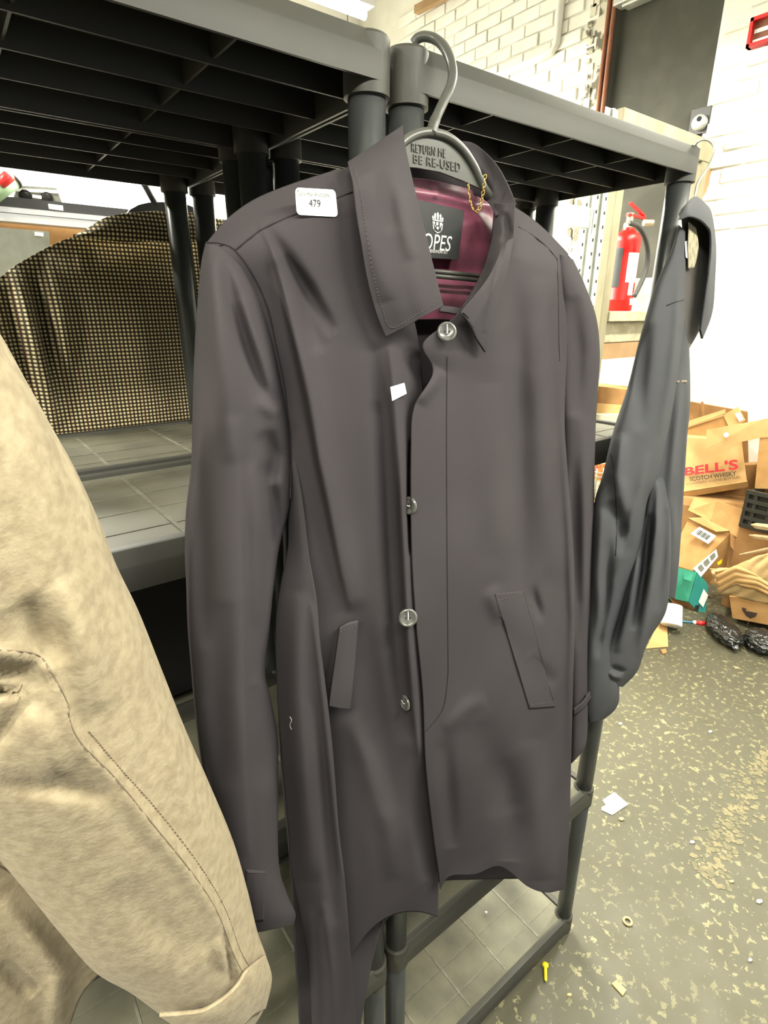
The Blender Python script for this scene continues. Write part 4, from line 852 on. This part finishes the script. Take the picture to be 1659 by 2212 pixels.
T, Q = carton('tall_carton', [(1641,946),(1760,940),(1760,1060),(1630,1056)], 2.45, (.25,.08,.0), CARD, 'tall brown carton at the right edge with a wide pale flap', flaps=[([(1527,928),(1643,907),(1641,946),(1523,971)], [2.36,2.44,2.44,2.34]), ([(1643,907),(1700,895),(1700,940),(1641,946)], 2.44)], fmt=CARD2)
m = MB(); pp = onX(1570, 939, 2.375); m.lathe(pp+Vector((-.006, 0, 0)), (-1,0,0), [(.013,0),(.013,.002)], 12); m.build('hand_hole', WHITE, T)
carton('carton_slab', [(1462,1072),(1616,1090),(1614,1112),(1462,1090)], [2.52,2.52,2.5,2.5], (.3,.1,.0), CARD3, 'flattened dark brown carton under the whisky carton')
T, Q = carton('wide_carton', [(1533,1124),(1546,1080),(1615,1104),(1616,1178)], [2.42,2.5,2.5,2.42], (.12,.05,-.05), CARD, 'wide open brown carton below the whisky carton', flaps=[([(1486,1102),(1500,1074),(1547,1082),(1533,1125)], [2.40,2.5,2.5,2.42])])
carton('gap_backing', [(1450,1010),(1720,1000),(1720,1300),(1450,1310)], 2.78, (.12,.04,0), CARD3, 'added dark brown backing that keeps the gaps of the pile dark')  # added dark backing, so no white wall shows between the boxes
# tilted labelled carton
T = thing('labelled_carton', onX(1480, 1300, 2.2), 'tilted brown carton with white address labels in the middle of the pile', 'box', 'cartons in the pile')
topq = [onX(1484, 1126, 2.35), onX(1577, 1152, 2.38), onX(1497, 1233, 2.12), onX(1440, 1216, 2.12)]; dn = Vector((.03, -.01, -.20))
m = MB(); m.hexa(topq, [q+dn for q in topq]); bevel(m.build('box_body', CARD, T), .003)
F = [onX(1486, 1122, 2.34), onX(1520, 1121, 2.36), onX(1577, 1150, 2.37), onX(1548, 1152, 2.33)]; m = MB(); m.hexa(F, [q+Vector((-.01,0,.012)) for q in F]); m.build('flap', CARD2, T)
F = [onX(1577,1152,2.38), onX(1606,1182,2.40), onX(1604,1210,2.36), onX(1578,1180,2.34)]; m = MB(); m.hexa(F, [q+Vector((.006,0,0)) for q in F]); m.build('flap', CARD3, T)
lb = plate('address_label', [onX(1511,1138,2.28), onX(1547,1158,2.30), onX(1530,1175,2.24), onX(1492,1153,2.22)], WHITE, T, .003)
n_ = Vector((-.8,-.3,.5)).normalized()*.004; m = MB()
for k in range(9):
    u = .12+.08*k; a = onX(1511+36*u, 1138+20*u, 2.28+.02*u)+n_; b = onX(1494+37*u, 1152+22*u, 2.22+.02*u)+n_; m.bar(a.lerp(b,.25), a.lerp(b,.8), .003+.002*(k % 3), .001)
m.build('barcode', GREY_INK, lb)
lb = plate('side_label', [onX(1497,1228,2.105), onX(1547,1186,2.27), onX(1551,1202,2.28), onX(1514,1246,2.13)], WHITE, T, .003)
m = MB(); 
for u0, u1 in ((.15,.3),(.4,.6),(.7,.9)):
    A_ = [onX(1497+50*u, 1228-42*u, 2.10+.165*u)+n_ for u in (u0, u1)]; B_ = [onX(1514+37*u, 1246-44*u, 2.125+.15*u)+n_ for u in (u1, u0)]
    q = [A_[0].lerp(B_[1], .2), A_[1].lerp(B_[0], .2), A_[1].lerp(B_[0], .75), A_[0].lerp(B_[1], .75)]; m.prism(q, (-.001, 0, 0))
m.build('printed_blocks', GPANEL, lb)
# green carton
T = thing('green_carton', onX(1490, 1320, 2.1), 'small green carton with teal end lying below the labelled carton', 'box', 'cartons in the pile')
g = lambda x, y, X: onX(x, y, X)
A_ = [g(1450,1222,2.08), g(1505,1236,2.10), g(1487,1300,2.0), g(1440,1290,2.0)]
m = MB(); m.hexa(A_, [q+Vector((.06,.0,-.10)) for q in A_]); m.build('lid_top', GREENB, T)
B_ = [g(1506,1237,2.095), g(1530,1268,2.12), g(1523,1337,2.06), g(1488,1301,1.99)]
m = MB(); m.hexa(B_, [q+Vector((.05,.03,.0)) for q in B_]); m.build('lid_end', TEAL, T)
C_ = [g(1445,1291,1.995), g(1488,1302,1.99), g(1520,1336,2.05), g(1458,1310,2.0)]; m = MB(); m.hexa(C_, [q+Vector((.05,.02,-.03)) for q in C_]); m.build('base', CARD3, T)
F = [g(1479,1233,2.05), g(1499,1238,2.06), g(1494,1256,2.02), g(1477,1251,2.02)]; m = MB(); m.hexa(F, [q+Vector((-.004,0,.002)) for q in F]); m.build('tuck_flap', GREENB, T)
plate('white_label', [g(1520,1272,2.08), g(1530,1286,2.09), g(1519,1312,2.06), g(1509,1300,2.05)], WHITE, T, .002); plate('black_label', [g(1502,1308,2.02), g(1512,1306,2.03), g(1508,1320,2.02), g(1500,1318,2.01)], BLACK, T, .002)
# low carton with printed glass mark
T, GQ = carton('fragile_carton', [(1575,1288),(1760,1300),(1760,1370),(1582,1336)], [2.12,2.12,2.08,2.08], (.25,.08,.0), CARD, 'low brown carton with a printed glass mark behind the black bag')
m = MB(); gx = lambda x, y: onX(x, y, 2.09)
m.prism([gx(1604,1318), gx(1636,1324), gx(1632,1332), gx(1622,1336), gx(1612,1330)], (-.003,0,0)); m.prism([gx(1619,1335), gx(1622,1335), gx(1616,1350), gx(1613,1350)], (-.003,0,0)); m.prism([gx(1603,1312), gx(1613,1315), gx(1610,1319), gx(1604,1317)], (-.003,0,0)); m.build('glass_mark', BLACKINK, T)
# crumpled paper sack
def crumple(name, poly, X, mt, parent, amp, seed, nu=30, nv=22, dep=.06):
    r = np.random.default_rng(seed); G = np.array([resample([(x, y, 0) for x, y in row], nu)[:, :2] for row in poly]); G = crom(G, nv)
    V = []; ph = r.uniform(0, 6.3, 8); fr = r.uniform(1.5, 7, (8, 2)); an = r.uniform(-1, 1, 8)
    for j in range(nv):
        for i in range(nu):
            u, v = i/(nu-1), j/(nv-1); h = sum(an[k]*abs(math.sin(fr[k,0]*u*2+fr[k,1]*v*2+ph[k])) for k in range(8))/3
            V.append(onX(G[j,i,0], G[j,i,1], X-amp*h-dep*math.sin(math.pi*min(1, v))*.8))
    o = mesh(name, V, grid_faces(nv, nu), mt, parent, True); s = o.modifiers.new('thickness', 'SOLIDIFY'); s.thickness = .006; return o
T = thing('paper_sack', onX(1600, 1300, 2.0), 'crumpled torn brown paper sack on the low carton', 'sack')
crumple('sack_body', [[(1533,1228),(1580,1228),(1630,1205),(1700,1180)], [(1548,1262),(1590,1255),(1640,1245),(1700,1230)], [(1553,1282),(1600,1290),(1640,1300),(1700,1310)]], 2.02, PBAG, T, .05, 5)
crumple('torn_flap', [[(1545,1235),(1590,1222),(1640,1245),(1700,1290)], [(1552,1280),(1590,1262),(1635,1272),(1700,1310)]], 1.96, CARD2, T, .03, 9, dep=.02)
# bin bags: squashed, wrinkled closed blobs lying on the floor
def bag(name, c, rx, ry, rz, rot, seed, label):
    r = np.random.default_rng(seed); bm = bmesh.new(); bmesh.ops.create_icosphere(bm, subdivisions=5, radius=1)
    D = r.normal(size=(26, 3)); D /= np.linalg.norm(D, axis=1)[:, None]; F_ = r.uniform(4, 11, 26); P_ = r.uniform(0, 6, 26)
    for v in bm.verts:
        n = np.array(v.co); h = sum((1-abs(math.sin(F_[k]*(n@D[k])+P_[k])))**3 for k in range(26))/16
        q = Vector(n*(.70+.55*h)); v.co = (q.x*rx, q.y*ry, max(-.75, q.z)*rz)
    me = bpy.data.meshes.new(name); bm.to_mesh(me); bm.free(); me.materials.append(BAG)
    me.polygons.foreach_set('use_smooth', [True]*len(me.polygons))
    o = bpy.data.objects.new(name, me); COL.objects.link(o); o.location = c; o.rotation_euler = (0, 0, rot); return tag(o, label, 'bag', 'black bin bags')
p = onZ(1562, 1366, .02); bag('bin_bag', (p.x, p.y, .036), .17, .075, .048, .75, 3, 'long crumpled black bin bag in front of the green carton')
p = onZ(1642, 1392, .02); bag('bin_bag', (p.x, p.y, .040), .11, .08, .053, .6, 4, 'crumpled black bin bag nearest the right edge of the photo')
# crate
T = thing('black_crate', onX(1640, 1140, 2.3), 'black slotted plastic crate at the right edge of the pile', 'crate')
c0 = onX(1612, 1062, 2.33); c1 = onX(1608, 1136, 2.33); H_ = c0.z-c1.z; y0 = c0.y
cx0 = 2.5+.33*.55; m = MB()
for k in range(5): z = c1.z+H_*k/4; m.box((cx0, y0-.36, z-.010), (cx0+.02, y0, z+.010))
m.build('side_rails', CRATE, T)
for i, y in enumerate((0, .04, .11, .18, .25, .32)): m = MB(); m.box((cx0+.003, y0-y-.016, c1.z), (cx0+.017, y0-y, c0.z)); m.build('rib', CRATE, T)
m = MB(); m.box((cx0+.02, y0-.36, c1.z), (cx0+.028, y0, c0.z)); m.box((cx0+.0281, y0-.36, c1.z), (cx0+.20, y0-.34, c0.z)); m.box((cx0+.0281, y0-.02, c1.z), (cx0+.20, y0, c0.z)); m.build('panels', CRATE, T)
for i, (x, y, x2, y2, lb_) in enumerate(((1622,1133,1700,1150,'splintered timber strip just below the black crate'), (1618,1156,1700,1172,'thin splintered stick under the timber strip'), (1598,1198,1700,1182,'long pale splintered stick lying above the paper sack'))):
    a, b = onX(x, y, 2.16), onX(x2, y2, 2.2); m = MB(); m.tube([a, a.lerp(b,.15), a.lerp(b,.6)+Vector((0,0,.006)), b], [.003, .016-.004*i, .018-.004*i, .016], 6)
    tag(m.build('timber_stick', TIMBER, None, False, a), lb_, 'stick', 'splintered sticks')
onX = _onX
# carton seen between the two coats and the wall behind
carton('shelf_carton', [(1240,828),(1420,848),(1420,893),(1240,878)], 2.2, (.25,.1,0), CARD3, 'long brown carton top seen between the two dark coats', flaps=[([(1240,868),(1420,880),(1420,896),(1240,892)], 2.19)], fmt=CARD2)
carton('pale_carton', [(1230,893),(1430,897),(1430,1120),(1230,1120)], 2.17, (.2,.1,0), mat('washed_card', (.36, .33, .24, 1), .8, (.42, .39, .29, 1), 6), 'pale washed-out carton under the long brown carton')
def stand(name, x0, x1, y0_, y1_, z1, label, mt=CARD3):
    t_ = thing(name, ((x0+x1)/2, (y0_+y1_)/2, 0), label, 'box', 'cartons in the pile'); m = MB(); m.box((x0, y0_, 0), (x1, y1_, z1)); bevel(m.build('box_body', mt, t_), .004)
    m = MB(); m.box((x0-.002, (y0_+y1_)/2-.025, .02), (x0-.0005, (y0_+y1_)/2+.025, z1-.002)); m.build('packing_tape', CARD2, t_)
pa, pb = onX(1230, 1120, 2.17), onX(1430, 1120, 2.17)
stand('base_carton', 2.16, 2.42, pb.y, pa.y+.1, min(pa.z, pb.z)-.002, 'tall brown carton standing on the floor under the pale carton', CARD)
ba, bb_ = onX(1255, 1086, 1.9), onX(1330, 1086, 1.9)
stand('stand_carton', 1.86, 2.05, bb_.y-.02, ba.y+.02, min(ba.z, bb_.z), 'brown carton carrying the small wire basket')
stand('crate_carton', cx0+.01, cx0+.2, y0-.36, y0, c1.z-.012, 'brown carton standing under the black crate')
T = thing('wire_basket', onX(1290, 1065, 1.9), 'small wire basket glimpsed between the two dark coats', 'basket')
m = MB()
for k in range(7): y = 1020+k*9; m.tube([onX(1255, y-6, 1.9), onX(1330, y+8, 1.9)], .0025, 6)
for k in range(5): x = 1262+k*14; m.tube([onX(x, 1012, 1.9), onX(x-6, 1080, 1.9)], .0025, 6)
m.build('wires', STEEL, T, True)
m = MB(); q = [onX(x, y, 1.93) for x, y in ((1250,1000),(1330,1004),(1330,1040),(1250,1036))]; m.hexa(q[::-1], [v+Vector((.03,0,0)) for v in q[::-1]]); m.build('yellow_packet', mat('yellow_packet', (.7, .45, .1, 1), .6, (.6, .1, .08, 1), 40), T)
m = MB(); rs = np.random.default_rng(5); A0, A1 = onZ(1668, 1622, .0003), onZ(1518, 1896, .0003); dv = (A1-A0); sd = Vector((-dv.y, dv.x, 0)).normalized()
for k in range(420):   # worn flakes of an old painted stripe
    t = rs.uniform(0, 1); c = A0+dv*t+sd*rs.normal(0, .026); s = rs.uniform(.003, .013); ph = rs.uniform(0, 6); n = 6
    m.prism([c+Vector((s*rs.uniform(.5, 1)*math.cos(ph+q*2*math.pi/n), s*rs.uniform(.5, 1)*math.sin(ph+q*2*math.pi/n), 0)) for q in range(n)], (0, 0, .0005+rs.uniform(0, .0006)))
o = m.build('trim_2', PAINTLINE, None, False, A0); tag(o, 'worn tan paint stripe crossing the concrete floor', 'trim', None, 'structure')
k = thing('dark_filler_box', (-.38, .46, ZL[2]), 'black carrying case on the shelf under the checked jacket', 'case')  # made-up box, added to fill a dark space and hide the light behind
m = MB(); m.box((-.64, .34, ZL[2]), (-.12, .56, ZL[2]+.33)); bevel(m.build('shell', DARKM, k), .02, 4)
m = MB(); m.tube([(-.46, .45, ZL[2]+.325), (-.45, .45, ZL[2]+.352), (-.31, .45, ZL[2]+.352), (-.30, .45, ZL[2]+.325)], .008, 8); m.build('handle', RUBBER, k, True)
for x in (-.55, -.21): m = MB(); m.box((x-.02, .334, ZL[2]+.2), (x+.02, .3399, ZL[2]+.26)); m.build('latch', RUBBER, k)
# cup, cable, floor card
T = thing('paper_carton_cup', onZ(1452, 1362, 0), 'white paper tub lying on the floor below the navy jacket', 'tub')
a = onX(1455, 1308, 2.26); b = onX(1450, 1352, 2.20); m = MB(); m.lathe(b, (a-b), [(.045, 0), (.05, .004), (.042, (a-b).length)], 20); m.build('tub', PAPER, T)
c = onZ(1470, 1342, .006); d = onZ(1503, 1345, .006); e = onZ(1522, 1347, .008); T = thing('plug_lead', d, 'thin blue lead with a red plug on the floor by the bin bag', 'lead')
m = MB(); m.tube([onZ(1440, 1340, .005), c, d], .004, 6); m.build('lead', BLUE, T, True); m = MB(); m.tube([d, d.lerp(e,.5), e], [.008,.013,.012], 10); m.build('plug', REDP, T, True); m = MB(); m.tube([d+(d-e)*.35, d], [.009,.012], 8); m.build('sleeve', PAPER, T, True)
def flat(name, pts, h, mt, label, cat, group=None, z=.001):
    P = [onZ(x, y, z) for x, y in pts]; m = MB(); m.prism(P, (0, 0, h)); return tag(m.build(name, mt, None, False, P[0]), label, cat, group)
flat('card_scrap', [(1425,1340),(1441,1355),(1443,1398),(1395,1402)], .004, CARD2, 'flat piece of brown card on the floor below the navy jacket', 'card')
flat('torn_scrap', [(1426,1405),(1438,1403),(1440,1412),(1432,1414)], .006, CARD3, 'tiny dark brown scrap beside the flat brown card', 'scrap')
m_ = onX(1558, 1212, 2.60); m = MB(); m.prism([onX(x, y, 2.60) for x, y in ((1551,1214),(1561,1207),(1559,1217),(1553,1220))], (-.01,0,0)); tag(m.build('yellow_scrap', YEL, None, False, m_), 'bright yellow plastic scrap beside the labelled carton', 'scrap')
flat('paper_sheet', [(1302,1729),(1327,1712),(1357,1738),(1322,1761),(1299,1750),(1300,1744),(1309,1740)], .002, PAPER, 'white torn sheet of paper lying on the concrete floor', 'paper')
flat('card_chip', [(1321,2126),(1331,2119),(1353,2140),(1345,2152)], .003, CARD2, 'small orange-brown card chip on the floor near the bottom edge', 'card')
p = onZ(1356, 1990, .004); m = MB(); m.tube([p+Vector((.010*math.cos(t), .010*math.sin(t), 0)) for t in np.linspace(0, 2*math.pi, 20, endpoint=False)], .003, 6, closed=True); tag(m.build('washer', PBAG, None, True, p), 'small pale ring lying on the concrete floor', 'ring')
a, b = onZ(1178, 2082, .006), onZ(1179, 2120, .006); m = MB(); m.tube([a, a.lerp(b,.14), a.lerp(b,.2), a.lerp(b,.9), b], [.008, .008, .004, .0035, .001], 10); tag(m.build('yellow_peg', YEL, None, True, b), 'bright yellow plastic peg on the floor in front of the shelves', 'peg')
BITS = [(1495,1820,9,'white chip in the middle of the dark floor stain'), (1640,1948,12,'larger white chip at the right of the floor'), (1340,1564,7,'white chip on the floor just right of the navy jacket'), (1534,1581,7,'white chip far out on the floor below the boxes'), (1620,2075,8,'pale chip near the lower right corner'), (1580,1905,9,'tan chip below the dark floor stain'), (1050,1972,5,'white speck on the bottom shelf'), (1230,2150,9,'tan chip on the floor beside the yellow peg'), (1342,1770,10,'tan chip just below the torn white paper')]
for x, y, s, lb_ in BITS:
    z = .062 if 'shelf' in lb_ else .001; s *= .6; k2 = 1.0
    P = [(x+s*math.cos(t+.4)*k2, y+s*.6*math.sin(t+.4)) for t in (0, 1.1, 2.4, 3.5, 4.9)]
    flat('floor_chip', P, .004, PBAG if 'tan' in lb_ else PAPER, lb_, 'chip', 'chips on the floor', z)
